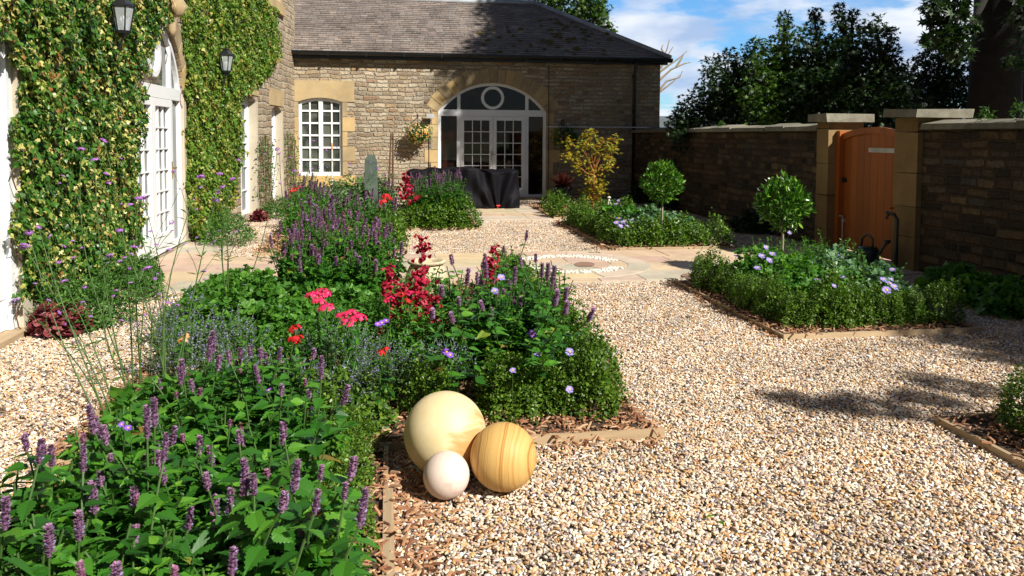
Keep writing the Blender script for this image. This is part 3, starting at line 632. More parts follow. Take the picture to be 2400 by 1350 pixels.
# hood mould round the arch with a carved head
w=(d1b-d1a)/2; rr2=(w*w+d1r*d1r)/(2*d1r); cbb=d1t+d1r-rr2; ca=(d1a+d1b)/2; th=math.asin(w/rr2)
am=MB(); n=11
for k in range(n):
    q0,q1=-th+2*th*k/n+.006,-th+2*th*(k+1)/n-.006
    band(am,HA,[(ca+(rr2+.0)*math.sin(q),cbb+(rr2+.0)*math.cos(q)) for q in np.linspace(q0,q1,4)],[(ca+(rr2+.3)*math.sin(q),cbb+(rr2+.3)*math.cos(q)) for q in np.linspace(q0,q1,4)],-.3,.03)
part('arch_stones',am.me(),M_ASH,house)
glazed_screen(HA,d1a+.02,d1b-.02,.05,d1t-.02,d1r-.03,house,M_GLASS_H,-.05,(ha(345,400,-.05)[0]-.74,ha(400,400,-.05)[0]),.30,rows=6,cols=3,handle=2)
# near-left doorway and windows of the far wall
nf=MB(); c=-.13
nf.pbox(HA,y0a-.1,y0a,.05,z0t,c-.06,c+.1); nf.pbox(HA,y0a-.62,y0a-.101,.05,.3,c-.05,c+.05); nf.pbox(HA,y0a-.22,y0a-.101,.3,z0t-.1,c-.05,c+.06); nf.pbox(HA,y0a-1.7,y0a-.0,z0t-.1,z0t+.1,c-.06,c+.08); nf.pbox(HA,y0a-.8,y0a-.62,.05,z0t-.1,c-.05,c+.06)
nd=part('doorway_frame',nf.me(),M_WHITE,house); part('pane',MB().pbox(HA,y0a-1.7,y0a-.1,.1,z0t-.05,c-.04,c-.02).me(),M_GLASS_H,nd)
part('timber_threshold',MB().box((XL-.3,y0a-1.7,-.02),(XL+.07,y0a+.02,.045)).me(),M_EDGE,house)
for (a,b_),(lo,hi) in ((w1,(w1b,w1t)),(w2,(w2b,w2t)),(w3,(w3b,w3b+1.6))):
    f=MB(); c=-.17; f.pbox(HB,a,a+.06,lo,hi-.12,c-.05,c+.03); f.pbox(HB,b_-.07,b_,lo,hi-.12,c-.05,c+.03); f.pbox(HB,a,b_,lo,lo+.07,c-.052,c+.032); f.pbox(HB,a,b_,hi-.18,hi,c-.052,c+.032); m_=(a+b_)/2; f.pbox(HB,m_-.03,m_+.03,lo+.07,hi-.18,c-.05,c+.028)
    for k in range(1,5): z=lo+(hi-lo)*k/5; f.pbox(HB,a+.06,b_-.07,z-.012,z+.012,c-.03,c+.015)
    fr=part('window_frame',f.me(),M_WHITE,house); part('pane',MB().pbox(HB,a+.02,b_-.02,lo+.02,hi-.05,c-.04,c-.03).me(),M_GLASS_H,fr)
cp=hbp(688,60); 
# carved head keystone
def head(c,s):
    bm=bmesh.new(); bmesh.ops.create_uvsphere(bm,u_segments=24,v_segments=18,radius=1)
    for v in bm.verts:
        x,y,z=v.co
        # x = out of wall
        f=1.0; nx=max(x,0)
        x2=x*.62; y2=y*.56*(1-.18*max(-z,0)); z2=z*.78
        nose=math.exp(-(y/.14)**2)*math.exp(-((z+.08)/.22)**2)*nx; x2+=.22*nose
        eye=(math.exp(-((y-.3)/.14)**2)+math.exp(-((y+.3)/.14)**2))*math.exp(-((z-.12)/.10)**2)*nx; x2-=.14*eye
        brow=math.exp(-((z-.3)/.08)**2)*nx*math.exp(-(y/.5)**2); x2+=.07*brow
        mouth=math.exp(-((z+.42)/.05)**2)*math.exp(-(y/.22)**2)*nx; x2-=.06*mouth
        lips=(math.exp(-((z+.36)/.04)**2)+math.exp(-((z+.5)/.05)**2))*math.exp(-(y/.2)**2)*nx; x2+=.05*lips
        chin=math.exp(-((z+.75)/.15)**2)*math.exp(-(y/.25)**2)*nx; x2+=.1*chin
        v.co=(x2,y2,z2)
    me=bpy.data.meshes.new('head'); bm.to_mesh(me); bm.free()
    for p in me.polygons: p.use_smooth=True
    me.transform(Matrix.Translation(Vector(c))@Matrix.Scale(s,4)); return me
hc=HA.P(*ha(412,14,.14),.14)
hd=part('carved_head',head(hc,.19),M_ASH,house)
hh=MB(); r_=R(5)
for k in range(60):
    q=r_.uniform(-1.2,1.2); z=r_.uniform(-.2,.26); sd=math.copysign(1,q)
    p0=np.array(hc)+[.0,.105*math.sin(q)*1.1,z*.45+.08]; p1=p0+[r_.uniform(-.03,.03),.05*sd,-.06]; p2=p1+[0,-.03*sd,-.07]
    hh.tube([p0,p1,p2],[.014,.015,.006],5)
part('carved_hair',hh.me(smooth=True),M_ASH,hd)
nk=MB(); nk.lathe(np.array(hc)-[.05,0,.30],[(.03,-.10),(.055,-.02),(.05,.05),(.045,.13),(.05,.2)],12); part('carved_neck',nk.me(smooth=True),M_ASH,hd)
# lanterns
def lantern(u,v,pl,label):
    c=.24; a,b_=pl.px(u,v,c); p=pl.P(a,b_,c); s=1.0
    root=empty('wall_lantern',pl.P(a,b_-.25,0),label,'wall lamp','wall lanterns on the ivy')
    f=MB(); x,y,z=p
    hx=lambda r,z_: [(x+r*math.cos(q),y+r*math.sin(q),z_) for q in np.arange(6)*math.pi/3]
    def ringm(r0,z0,r1,z1): f.add(hx(r0,z0)+hx(r1,z1),[(i,(i+1)%6,6+(i+1)%6,6+i) for i in range(6)]+[tuple(range(6))[::-1],tuple(range(6,12))])
    ringm(.065,z-.15,.07,z-.12); ringm(.03,z-.185,.06,z-.15); ringm(.125,z+.12,.12,z+.14); ringm(.12,z+.14,.05,z+.20); ringm(.04,z+.2,.045,z+.225); ringm(.02,z+.225,.012,z+.27); 
    for i in range(6):
        q=i*math.pi/3; f.tube([(x+.068*math.cos(q),y+.068*math.sin(q),z-.12),(x+.112*math.cos(q),y+.112*math.sin(q),z+.12)],.0075,4)
    part('lantern_frame',f.me(),M_BLACKMETAL,root)
    g_=MB(); g_.add(hx(.062,z-.118)+hx(.106,z+.118),[(i,(i+1)%6,6+(i+1)%6,6+i) for i in range(6)]); part('glass',g_.me(),M_LGLASS,root)
    bu=MB(); bu.lathe((x,y,z-.1),[(.018,0),(.018,.05),(.03,.075),(.032,.10),(.02,.125),(.004,.135)],12); part('bulb',bu.me(smooth=True),M_BULB,root)
    br=MB(); w0=pl.P(a,z-.30,0); br.tube([w0,pl.P(a,z-.33,.10),pl.P(a,z-.30,.2),pl.P(a,z-.18,c)],.012,6); br.pbox(pl,a-.04,a+.04,z-.4,z-.2,0,.02); part('bracket',br.me(),M_BLACKMETAL,root)
m,t,b=mat('lantern_glass'); b.inputs['Base Color'].default_value=(.8,.85,.88,1); b.inputs['Roughness'].default_value=.05
tr=t.new('ShaderNodeBsdfTransparent'); tr.inputs[0].default_value=(.75,.8,.84,1); ms_=t.new('ShaderNodeMixShader'); ms_.inputs[0].default_value=.35; t.l.new(tr.outputs[0],ms_.inputs[1]); t.l.new(b.outputs[0],ms_.inputs[2]); t.l.new(ms_.outputs[0],t.n['Material Output'].inputs[0]); M_LGLASS=m
M_BULB=simple('frosted_bulb',(.85,.84,.8),.3)
lantern(288,44,HA,'black hexagonal wall lantern on the ivy left of the french doors, nearest one')
lantern(530,148,HB,'smaller looking black wall lantern on the ivy right of the french doors')
# ------------------------------------------------------------------ garden walls, pillars, gate
def wtopz(y): return 1.70 if y>9 else 1.74
gy0=9.0; gy1=10.5     # gate opening
def garden_wall(y0,y1,label,seed):
    root=empty('garden_wall',(XR+.2,(y0+y1)/2,0),label,'wall'); r=R(seed)
    b=MB(); b.box((XR,y0,-.1),(XR+.42,y1,1.70)); part('wall_body',b.me(),M_GWALL,root)
    c=MB(); y=y0
    while y<y1:
        e=min(y+r.uniform(.5,.95),y1); z0=1.702; h=.09+r.uniform(-.01,.02); o=r.uniform(0,.03)
        V=[(XR-.06-o,y+.005,z0),(XR+.48,y+.005,z0),(XR+.48,e-.005,z0),(XR-.06-o,e-.005,z0),(XR-.05-o,y+.01,z0+h*.75),(XR+.2,y+.005,z0+h*1.3),(XR+.47,y+.005,z0+h*.7),(XR+.47,e-.005,z0+h*.7),(XR+.2,e-.01,z0+h*1.3),(XR-.05-o,e-.01,z0+h*.75)]
        c.add(V,[(0,1,6,5,4),(3,9,8,7,2),(4,5,8,9),(5,6,7,8),(0,4,9,3),(1,2,7,6),(0,3,2,1)]); y=e
    part('coping',c.me(),M_COPE,root)
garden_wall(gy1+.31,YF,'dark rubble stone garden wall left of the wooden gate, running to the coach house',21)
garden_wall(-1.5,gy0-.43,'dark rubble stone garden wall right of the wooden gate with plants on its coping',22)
def pillar(y0,y1,label,seed,h=1.84):
    root=empty('gate_pillar',(XR+.2,(y0+y1)/2,0),label,'gate pillar','pillars either side of the gate'); r=R(seed)
    b=MB(); z=-.05; k=0
    while z<h-.05:
        e=min(z+r.uniform(.28,.5),h); b.box((XR-.07,y0,z+.004),(XR+.46,y1,e-.004),.004); z=e
    part('shaft',b.me(),M_PILL,root)
    c=MB(); c.box((XR-.17,y0-.10,h+.002),(XR+.56,y1+.10,h+.10),.012); part('cap',c.me(),M_COPE,root)
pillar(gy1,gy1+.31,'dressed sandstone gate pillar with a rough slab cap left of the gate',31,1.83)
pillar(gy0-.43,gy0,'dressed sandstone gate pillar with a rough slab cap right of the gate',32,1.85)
gx=XR+.13
gate=empty('garden_gate',(gx,(gy0+gy1)/2,0),'orange stained boarded timber gate with an arched top set in the garden wall','gate')
gb=MB(); nb=9; ye=np.linspace(gy0+.01,gy1-.09,nb+1); gc=(gy0+gy1-.08)/2; gw=(gy1-gy0)/2
zt=lambda y: 1.63+.10*(1-((y-gc)/gw)**2)
for k in range(nb):
    a,b_=ye[k]+.003,ye[k+1]-.003; n=5; ys=np.linspace(a,b_,n); V=[]
    for x_ in (gx,gx+.025):
        V+=[(x_,y,.04) for y in ys]+[(x_,y,zt(y)) for y in ys]
    F=[(i,i+1,n+i+1,n+i) for i in range(n-1)]+[(2*n+i+1,2*n+i,3*n+i,3*n+i+1) for i in range(n-1)]+[(n+i,n+i+1,3*n+i+1,3*n+i) for i in range(n-1)]+[(0,n,3*n,2*n),(n-1,3*n-1,4*n-1,2*n-1)]
    gb.add(V,F)
part('boards',gb.me(),M_GATE,gate)
tp=MB(); ys=np.linspace(gy0+.01,gy1-.09,15)
for i in range(14): 
    a,b_=ys[i],ys[i+1]; tp.add([(gx-.04,a,zt(a)-.07),(gx-.003,a,zt(a)-.07),(gx-.003,a,zt(a)+.015),(gx-.04,a,zt(a)+.015),(gx-.04,b_,zt(b_)-.07),(gx-.003,b_,zt(b_)-.07),(gx-.003,b_,zt(b_)+.015),(gx-.04,b_,zt(b_)+.015)],[(0,3,2,1),(4,5,6,7),(0,1,5,4),(1,2,6,5),(2,3,7,6),(3,0,4,7)])
part('arched_rail',tp.me(),M_GATE,gate); part('gate_post',MB().box((gx-.08,gy1-.085,0),(gx+.06,gy1-.003,1.70)).me(),M_GATE,gate)
hp=MB(); yh,zh=gy0+.01,1.44; hp.box((gx-.012,yh,zh-.03),(gx-.001,yh+.82,zh+.03)); part('strap_hinge',hp.me(),M_GREY,gate)
lp=MB(); lp.box((gx-.02,gy1-.16,.98),(gx-.001,gy1-.06,1.03)); lp.tube([(gx-.03,gy1-.12,.97),(gx-.045,gy1-.12,1.0),(gx-.03,gy1-.12,1.05)],.012,6); part('latch',lp.me(),M_BLACKMETAL,gate)
bp=MB(); bp.tube([(gx-.03,gy1-.13,.05),(gx-.03,gy1-.13,.5)],.009,6); bp.box((gx-.035,gy1-.15,.12),(gx-.001,gy1-.11,.16)); bp.box((gx-.035,gy1-.15,.42),(gx-.001,gy1-.11,.46)); bp.tube([(gx-.03,gy1-.13,.5),(gx-.07,gy1-.10,.5)],.009,6); part('bolt',bp.me(),M_GREY,gate)
# standpipe
sx_,sy_=XR-.2,8.72; tap=empty('garden_tap',(sx_,sy_,0),'black metal standpipe tap with a red handle beside the right gate pillar','tap')
q=MB(); q.tube([(sx_,sy_,0),(sx_,sy_,.62),(sx_-.02,sy_+.03,.68),(sx_-.05,sy_+.13,.70)],.022,8); q.tube([(sx_-.04,sy_+.1,.7),(sx_-.05,sy_+.14,.62)],.016,8); part('pipe',q.me(),M_BLACKMETAL,tap)
q=MB(); q.tube([(sx_-.03,sy_+.07,.69),(sx_-.03,sy_+.07,.75)],.008,6); q.tube([(sx_-.07,sy_+.05,.755),(sx_+.01,sy_+.09,.755)],.011,6); part('handle',q.me(),M_REDPL,tap)
# watering can
M_GREENPL=simple('dark_green_plastic',(.012,.03,.02),.3)
wx,wy=XR-.42,8.95; can=empty('watering_can',(wx,wy,0),'dark green plastic watering can on the gravel by the gate','watering can')
q=MB(); q.lathe((wx,wy,0),[(.10,0),(.125,.01),(.13,.22),(.11,.27),(.05,.275)],20); part('body',q.me(smooth=True),M_GREENPL,can)
q=MB(); q.tube([(wx,wy-.09,.26),(wx,wy-.10,.37),(wx,wy,.43),(wx,wy+.12,.36),(wx,wy+.16,.2),(wx,wy+.13,.08)],.014,7); part('handle',q.me(smooth=True),M_GREENPL,can)
q=MB(); q.tube([(wx,wy-.11,.07),(wx,wy-.26,.25),(wx,wy-.36,.36)],[.03,.018,.014],8); q.lathe((wx,wy-.38,.37),[(.015,-.02),(.045,.02),(.04,.03)],10); part('spout',q.me(smooth=True),M_GREENPL,can)
# ------------------------------------------------------------------ stone balls
def ball(u,v,r,mt,label):
    # centre from its picture position, resting on the gravel
    d=ray(u,v); c=C0+d*((r+.008-EYE)/d[2]); bm=bmesh.new(); bmesh.ops.create_uvsphere(bm,u_segments=64,v_segments=40,radius=r)
    for p in bm.faces: p.smooth=True
    me=bpy.data.meshes.new('stone_ball'); bm.to_mesh(me); bm.free()
    o=bpy.data.objects.new('stone_ball',me); me.materials.append(mt); o.location=c; COL.objects.link(o); tag(o,label,'stone ball','three stone balls'); return o
def ballmat(name,a,b_,stain,kind):
    m,t,b=mat(name); o=t.new('ShaderNodeTexCoord').outputs['Object']; s=t.sep(o)
    if kind=='stripe':
        n=t.noise(o,3,3); q=t.m('ADD',t.m('ADD',t.m('MULTIPLY',s[0],26),t.m('MULTIPLY',s[1],-8)),t.m('MULTIPLY',n,1.6))
        w=t.noise(t.comb(q,0,0),1.3,4,.7); c=t.ramp(w,[(.28,stain),(.40,a),(.48,b_),(.56,a),(.62,stain),(.70,b_)])
    else:
        n=t.noise(t.vm('ADD',t.vm('MULTIPLY',o,(1,1,2.2)),(1.3,.2,.75)),3.1 if kind=='stain' else 5,5,.6,dist=.7)
        if kind=='stain': dd=t.new('ShaderNodeVectorMath',operation='DOT_PRODUCT'); t.put(dd.inputs[0],o); dd.inputs[1].default_value=(3.3,-3.6,-1.7); n=t.m('ADD',t.m('MULTIPLY',n,.75),t.m('MULTIPLY',t.mr(dd.outputs['Value'],.1,1.05),.36))
        c=t.mix(t.mr(n,.57,.70,0,.8,True),t.mix(t.mr(t.noise(o,9,4),.3,.7),(*a,1),(*b_,1)),(*stain,1))
    sp=t.mr(t.noise(o,70,3),.68,.75,0,.35); c=t.mix(sp,c,(.3,.24,.16,1))
    t.put(b.inputs['Base Color'],c); b.inputs['Roughness'].default_value=.58; b.inputs['Specular IOR Level'].default_value=.35
    t.put(b.inputs['Normal'],t.bump(t.noise(o,60,4),.08,.005)); return m
ball(1043,1015,.193,ballmat('cream_sandstone',(.64,.52,.28),(.71,.60,.36),(.50,.22,.05),'stain'),'largest cream sandstone ball with an orange stain, at the back of the group of three')
ball(1180,1070,.150,ballmat('striped_sandstone',(.50,.27,.07),(.62,.40,.14),(.34,.15,.035),'stripe'),'amber sandstone ball with vertical stripes, at the right of the group of three')
ball(1046,1113,.102,ballmat('pink_white_stone',(.66,.53,.45),(.70,.59,.51),(.58,.40,.33),'plain'),'smallest pale pinkish white stone ball, at the front of the group of three')
# ------------------------------------------------------------------ barbecue cover
M_COVER=simple('black_cover_fabric',(.004,.0035,.006),.7,spec=.16,var=.2,scale=6,bump=.1)
bx0,bx1=G(952,492)[0],G(1222,492)[0]; by0=G(1100,492)[1]; bh=.88
bbq=empty('covered_barbecue',((bx0+bx1)/2,by0+.35,0),'long barbecue hidden under a black fitted fabric cover on the terrace','covered barbecue')
V=[];F=[]; nu=440; nl=40; cxb=(bx0+bx1)/2; W2=(bx1-bx0)/2; D2=.36; rb_=R(14); phs=rb_.uniform(0,6.28,8)
def cover(u_,k):
    q=2*math.pi*u_; w4=u_*10; kk=k/nl      # round a long box: ends take 1 of 10, long sides 4 of 10
    if w4<4: x,y=1-w4/2,-1
    elif w4<5: x,y=-1,-1+(w4-4)*2
    elif w4<9: x,y=-1+(w4-5)/2,1
    else: x,y=1,1-(w4-9)*2
    pn=(abs(x)**14+abs(y)**14)**(1/14); x/=pn; y/=pn
    zt_=bh+.03*math.cos(x*3+.5)-.045*math.exp(-((x-.62)/.22)**2)-.04*math.exp(-((x+.75)/.14)**2)+.02*math.sin(x*7)
    if kk<.72:
        z=zt_*(kk/.72); low=1-kk/.72
        # folds pull towards the front tie
        tie=.6; dx_=x-tie; ang=math.atan2(dx_*1.5,.12+kk*1.1)
        fold=.075*math.sin(ang*11)*math.exp(-abs(dx_)*1.3)*(1 if y<-.9 else .3)*min(1,(.2+kk)*1.4)+.03*math.sin(x*17+phs[0]+kk*2)*low+.014*math.sin(x*31+phs[1]-kk*3)
        s_=1+.03*low*math.sin(q*5+phs[2])-.05*math.exp(-(dx_/.12)**2)*low*(y<-.5)
        px_=cxb+x*W2*(1+.01*math.sin(kk*9+q*3))*(1-.03*kk); py_=by0+D2+y*D2*s_+ (fold if y<0 else -fold)*abs(y)
        return (px_,py_,max(z,.02)+.012*math.sin(x*9)*low)
    f=(kk-.72)/.28; px_=cxb+x*W2*.97*(1-f*.999); py_=by0+D2+y*D2*.97*(1-f*.999)
    return (px_,py_,zt_+.012*math.sin(px_*7+py_*9)+.01*math.sin(px_*15)-.0)
for k in range(nl+1):
    for i in range(nu): V.append(cover(i/nu,k))
F=[(k*nu+i,k*nu+(i+1)%nu,(k+1)*nu+(i+1)%nu,(k+1)*nu+i) for k in range(nl) for i in range(nu)]
part('cover',MB().add(V,F).me(smooth=True),M_COVER,bbq)
tg_=cxb+.6*W2; q=MB(); q.tube([(tg_-.04,by0-.03,.09),(tg_+.04,by0-.03,.09)],.016,6); q.tube([(tg_,by0-.03,.09),(tg_-.02,by0-.02,.03)],.01,5); part('toggle',q.me(),M_REDPL,bbq)
# ------------------------------------------------------------------ slate monolith, stake, urn, pot, ornament
M_MONO=simple('green_slate',(.07,.10,.075),.7,var=.35,scale=5,bump=.5)
p=G(868,520); yb=14.2; a,b_=atY(855,500,yb)[0],atY(887,500,yb)[0]; zt_=atY(870,362,yb)[2]
q=MB(); q.add([(a,yb,0),(b_,yb,0),(b_,yb+.14,0),(a,yb+.14,0),(a,yb+.01,zt_-.09),(b_-.02,yb,zt_-.14),(b_-.02,yb+.12,zt_-.14),(a,yb+.12,zt_-.09),(a+.07,yb+.02,zt_),(b_-.06,yb+.02,zt_-.01),(b_-.06,yb+.1,zt_-.01),(a+.07,yb+.1,zt_)],
  [(0,1,5,4),(1,2,6,5),(2,3,7,6),(3,0,4,7),(4,5,9,8),(5,6,10,9),(6,7,11,10),(7,4,8,11),(8,9,10,11)])
top('standing_stone',q.me(),M_MONO,'upright grey green slate standing stone behind the purple flowers of the far bed','standing stone',base=((a+b_)/2,yb,0))
M_RUST=simple('rusty_iron',(.13,.07,.04),.9,var=.4)
yb=15.6; q=MB(); 
for du,lean in ((-6,8),(6,0)):
    p0=atY(914+du,480,yb); p1=atY(918+du*.5+lean*.2,312,yb); q.tube([p0*np.array([1,1,0]),p1],[.03,.018],6)
top('tall_iron_stake',q.me(),M_RUST,'tall thin rusty twin stake standing in front of the coach house wall','garden stake',base=(p0[0],yb,0))
M_CANE=simple('white_cane',(.62,.60,.55),.6,var=.2); M_ORANGE=simple('orange_tip',(.8,.22,.02),.5)
yb=15; p1=atY(778,335,yb); st=empty('plant_marker_stake',(p1[0],yb,0),'thin white stake with an orange tip in front of the small paned window','garden stake')
part('stake',MB().tube([(p1[0],yb,0),(p1[0],yb,p1[2]-.12)],.014,6).me(),M_CANE,st); part('tip',MB().tube([(p1[0],yb,p1[2]-.12),(p1[0],yb,p1[2])],[.018,.01],6).me(),M_ORANGE,st)
M_URN=simple('pale_stoneware',(.55,.46,.30),.8,var=.25,scale=25,bump=.5)
p=G(1000,716); q=MB(); s_=1.0
q.lathe((p[0],p[1],0),[(.10,0),(.14,.02),(.19,.15),(.20,.25),(.185,.33),(.155,.385),(.15,.40),(.175,.405),(.18,.43),(.15,.432),(.125,.41),(.12,.2),(.02,.19)],32)
urn=top('garden_urn',q.me(smooth=True),M_URN,'pale buff pottery urn with a rolled rim standing behind the red flower spikes','urn',base=(p[0],p[1],0))
M_POT=simple('dark_glazed_pot',(.02,.035,.035),.3,var=.3); M_PEACH=leafmat('peach_petals',[(0,(.75,.35,.15)),(1,(.85,.6,.42))]); M_CORD=leafmat('red_strap_leaves',[(0,(.05,.008,.008)),(.5,(.11,.014,.012)),(1,(.17,.03,.015))])
p=G(1323,482); pot=empty('plant_pot',(p[0],p[1]+.2,0),'dark glazed pot standing right of the arched doors','plant pot'); px_,py_=p[0],p[1]+.2
q=MB(); q.lathe((px_,py_,0),[(.14,0),(.17,.03),(.215,.36),(.24,.37),(.24,.42),(.2,.42),(.19,.36),(.02,.35)],24); part('pot_body',q.me(smooth=True),M_POT,pot)
r=R(3); n=90; a=r.uniform(0,6.28,n); e=r.uniform(.6,1.5,n); D=np.stack([np.cos(a)*np.cos(e),np.sin(a)*np.cos(e),np.sin(e)],1)
q=leaves(MB(),np.tile([px_,py_,.38],(n,1))+D*.03,D,rdir(r,n)+[0,0,.6],r.uniform(.2,.42,n),tmpl([(0,0,0),(.035,.5,.02),(0,1,-.12),(-.035,.5,.02)],[(0,1,2),(0,2,3)]))
dome(q,r,(px_,py_,.37),.19,.19,.14,260,.06,T_OV)
top('red_cordyline',q.me(),M_CORD,'dark red strap leaved plant growing in the pot right of the arched doors','plant',base=(px_,py_,.38))
p=G(1427,492); q=MB(); 
for a in (0,2.1,4.2): q.tube([(p[0]+.09*math.cos(a),p[1]+.09*math.sin(a),0),(p[0],p[1],.26)],.012,5)
q.lathe((p[0],p[1],.25),[(.03,0),(.045,.02),(.02,.05)],8); top('white_tripod_ornament',q.me(),M_CANE,'small white three legged ornament beside the yellow maple','garden ornament',base=(p[0],p[1],0))
# ------------------------------------------------------------------ timber edging, soil and bark
BN=dict(A='foreground bed of purple spikes',B='bed behind the stone balls',C='far left bed past the stone path',D='small bed in front of the covered barbecue',E='right bed nearer the gate',F='right bed beyond the stone path',Gb='bed of the yellow maple',H='bed at the bottom right corner')
for ii,(k_,(x0,x1,y0,y1)) in enumerate(BEDS.items()):
    top('bed_soil',MB().box((x0+.02,y0+.02,-.04),(x1-.02,y1-.02,.034)).me(),M_SOIL,None,None,kind='structure')
    r=R(50+ii); area=(x1-x0)*(y1-y0); near=k_ in 'ABEH'; n=int(area*(1400 if k_ in 'AB' else 800 if near else 450))
    P=np.stack([r.uniform(x0-.03,x1+.03,n),r.uniform(y0-.02,y1+.02,n),r.uniform(.034,.055,n)],1)
    if k_=='A':      # spilled onto the gravel beside the near bed
        m2=900; Q=np.stack([x1+np.abs(r.normal(0,.16,m2)),r.uniform(2.0,4.0,m2),r.uniform(.004,.012,m2)],1); P=np.concatenate([P,Q])
    if k_=='B': m2=500; Q=np.stack([r.uniform(x0,x1,m2),y0-np.abs(r.normal(0,.10,m2)),r.uniform(.004,.012,m2)],1); P=np.concatenate([P,Q])
    if k_ in 'EF': m2=260; Q=np.stack([x0-np.abs(r.normal(0,.06,m2)),r.uniform(y0,y1,m2),r.uniform(.004,.012,m2)],1); P=np.concatenate([P,Q])
    n=len(P); D=rdir(r,n)*[1,1,.22]; mb=leaves(MB(),P,D,rdir(r,n)*.3+[0,0,1],r.uniform(.022,.06,n)*(1 if near else 1.4),T_CHIP)
    top('bark_mulch',mb.me(),M_CHIP,'reddish brown bark chips covering the soil of the '+BN[k_],'bark mulch',kind='stuff')
def edging(k_,sides):
    x0,x1,y0,y1=BEDS[k_]; root=empty('timber_edging',((x0+x1)/2,y0,0),'low timber board edging round the '+BN[k_],'bed edging'); t_=.02; h=.045
    for s_ in sides:
        if s_=='f': b=MB().box((x0-.02,y0-t_,-.03),(x1+.02+(.05 if k_=='B' else 0),y0,h),.003); mt=M_EDGEX
        if s_=='b': b=MB().box((x0-.02,y1,-.03),(x1+.02,y1+t_,h-.004),.003); mt=M_EDGEX
        if s_=='l': b=MB().box((x0-t_,y0+.002,-.03),(x0,y1,h-.006),.003); mt=M_EDGE
        if s_=='r': b=MB().box((x1,y0+.002,-.03),(x1+t_,y1,h-.006),.003); mt=M_EDGE
        part('edging_board',b.me(),mt,root)
edging('A','lr'); edging('B','flr'); edging('C','flr'); edging('D','fr'); edging('E','flr'); edging('F','flr'); edging('Gb','fl'); edging('H','lb')
x0,x1,y0,y1=BEDS['A']; part('corner_stake',MB().box((x1-.0,y0+1.0,-.03),(x1+.045,y0+2.3,.045),.004).me(),M_EDGE,[o for o in bpy.data.objects if o.name=='timber_edging'][0])
#PLANTS
M_AGL=leafmat('agastache_leaves',[(0,(.018,.085,.010)),(.4,(.038,.155,.014)),(.8,(.075,.24,.02)),(.97,(.14,.34,.03)),(.985,(.30,.26,.05)),(1,(.22,.12,.04))],.42,.36)
M_STEM=simple('green_stems',(.05,.11,.02),.6)
M_SPIKE=leafmat('agastache_florets',[(0,(.19,.09,.17)),(.4,(.31,.16,.27)),(.7,(.38,.21,.31)),(.86,(.32,.28,.50)),(1,(.52,.46,.70))],.6,.15,tcol=(1,1,1))
M_BUD=leafmat('agastache_buds',[(0,(.20,.07,.14)),(.6,(.32,.13,.22)),(1,(.40,.22,.30))],.6,.15,tcol=(1,1,1))
M_BOX=leafmat('box_leaves',[(0,(.03,.08,.006)),(.5,(.07,.15,.010)),(.85,(.12,.22,.018)),(1,(.19,.30,.035))],.4,.3)
M_GER=leafmat('geranium_leaves',[(0,(.03,.12,.012)),(.5,(.07,.21,.02)),(1,(.14,.33,.035))],.5,.38)
M_ANE=leafmat('anemone_leaves',[(0,(.035,.10,.03)),(.5,(.07,.17,.06)),(.85,(.13,.25,.11)),(1,(.22,.34,.2))],.4,.25)
M_CATL=leafmat('catmint_leaves',[(0,(.05,.10,.04)),(1,(.14,.22,.09))],.6,.3)
M_CATF=leafmat('catmint_flowers',[(0,(.18,.15,.36)),(.6,(.30,.27,.54)),(1,(.46,.42,.68))],.6,.2,tcol=(1,1,1))
M_PHLOX=leafmat('phlox_petals',[(0,(.72,.012,.06)),(.5,(.85,.03,.16)),(1,(.9,.12,.32))],.5,.2,tcol=(1,1,1))
M_PHRED=leafmat('scarlet_petals',[(0,(.65,.01,.02)),(1,(.85,.03,.04))],.5,.2,tcol=(1,1,1))
M_PEN=leafmat('penstemon_bells',[(0,(.30,.006,.025)),(.6,(.46,.014,.05)),(1,(.60,.06,.11))],.45,.3,tcol=(1,1,1))
M_AST=leafmat('aster_petals',[(0,(.30,.24,.75)),(1,(.48,.40,.90))],.5,.25,tcol=(1,1,1)); M_ASTP=leafmat('violet_petals',[(0,(.20,.06,.55)),(1,(.34,.14,.72))],.5,.2,tcol=(1,1,1))
M_YEL=simple('flower_centre',(.75,.45,.04),.7)
M_VERB=leafmat('verbena_florets',[(0,(.30,.10,.42)),(1,(.55,.25,.68))],.6,.2,tcol=(1,1,1))
M_HEU=leafmat('dark_red_leaves',[(0,(.10,.016,.025)),(.6,(.22,.045,.05)),(1,(.36,.12,.12))],.35,.15,tcol=(1,.6,.6))
M_FERN=leafmat('soft_green_leaves',[(0,(.03,.09,.012)),(.6,(.06,.16,.02)),(1,(.12,.26,.04))],.55,.3)
M_IVY=leafmat('ivy_leaves',[(0,(.018,.06,.010)),(.25,(.035,.11,.014)),(.5,(.06,.17,.02)),(.62,(.12,.20,.025)),(.70,(.36,.36,.08)),(.82,(.60,.55,.20)),(.85,(.24,.11,.03)),(1,(.36,.19,.06))],.38,.2,patch=.6)
M_IVYW=leafmat('ivy_leaves_yellow',[(0,(.05,.12,.014)),(.35,(.09,.19,.02)),(.6,(.15,.27,.03)),(.72,(.28,.31,.05)),(.82,(.46,.42,.12)),(.86,(.30,.15,.04)),(1,(.34,.19,.05))],.38,.25,patch=.6)
M_SYC=leafmat('sycamore_leaves_shaded',[(0,(.006,.018,.004)),(.5,(.012,.034,.006)),(1,(.03,.07,.01))],.5,.2)  # leaf green darkened: deep shade of the trees put into the colour
M_SYC_SUN=leafmat('sycamore_leaves_sunlit',[(0,(.02,.055,.006)),(.5,(.04,.10,.01)),(1,(.11,.20,.025))],.45,.35)  # sunlit copy of the leaves, sunshine put into a lighter green
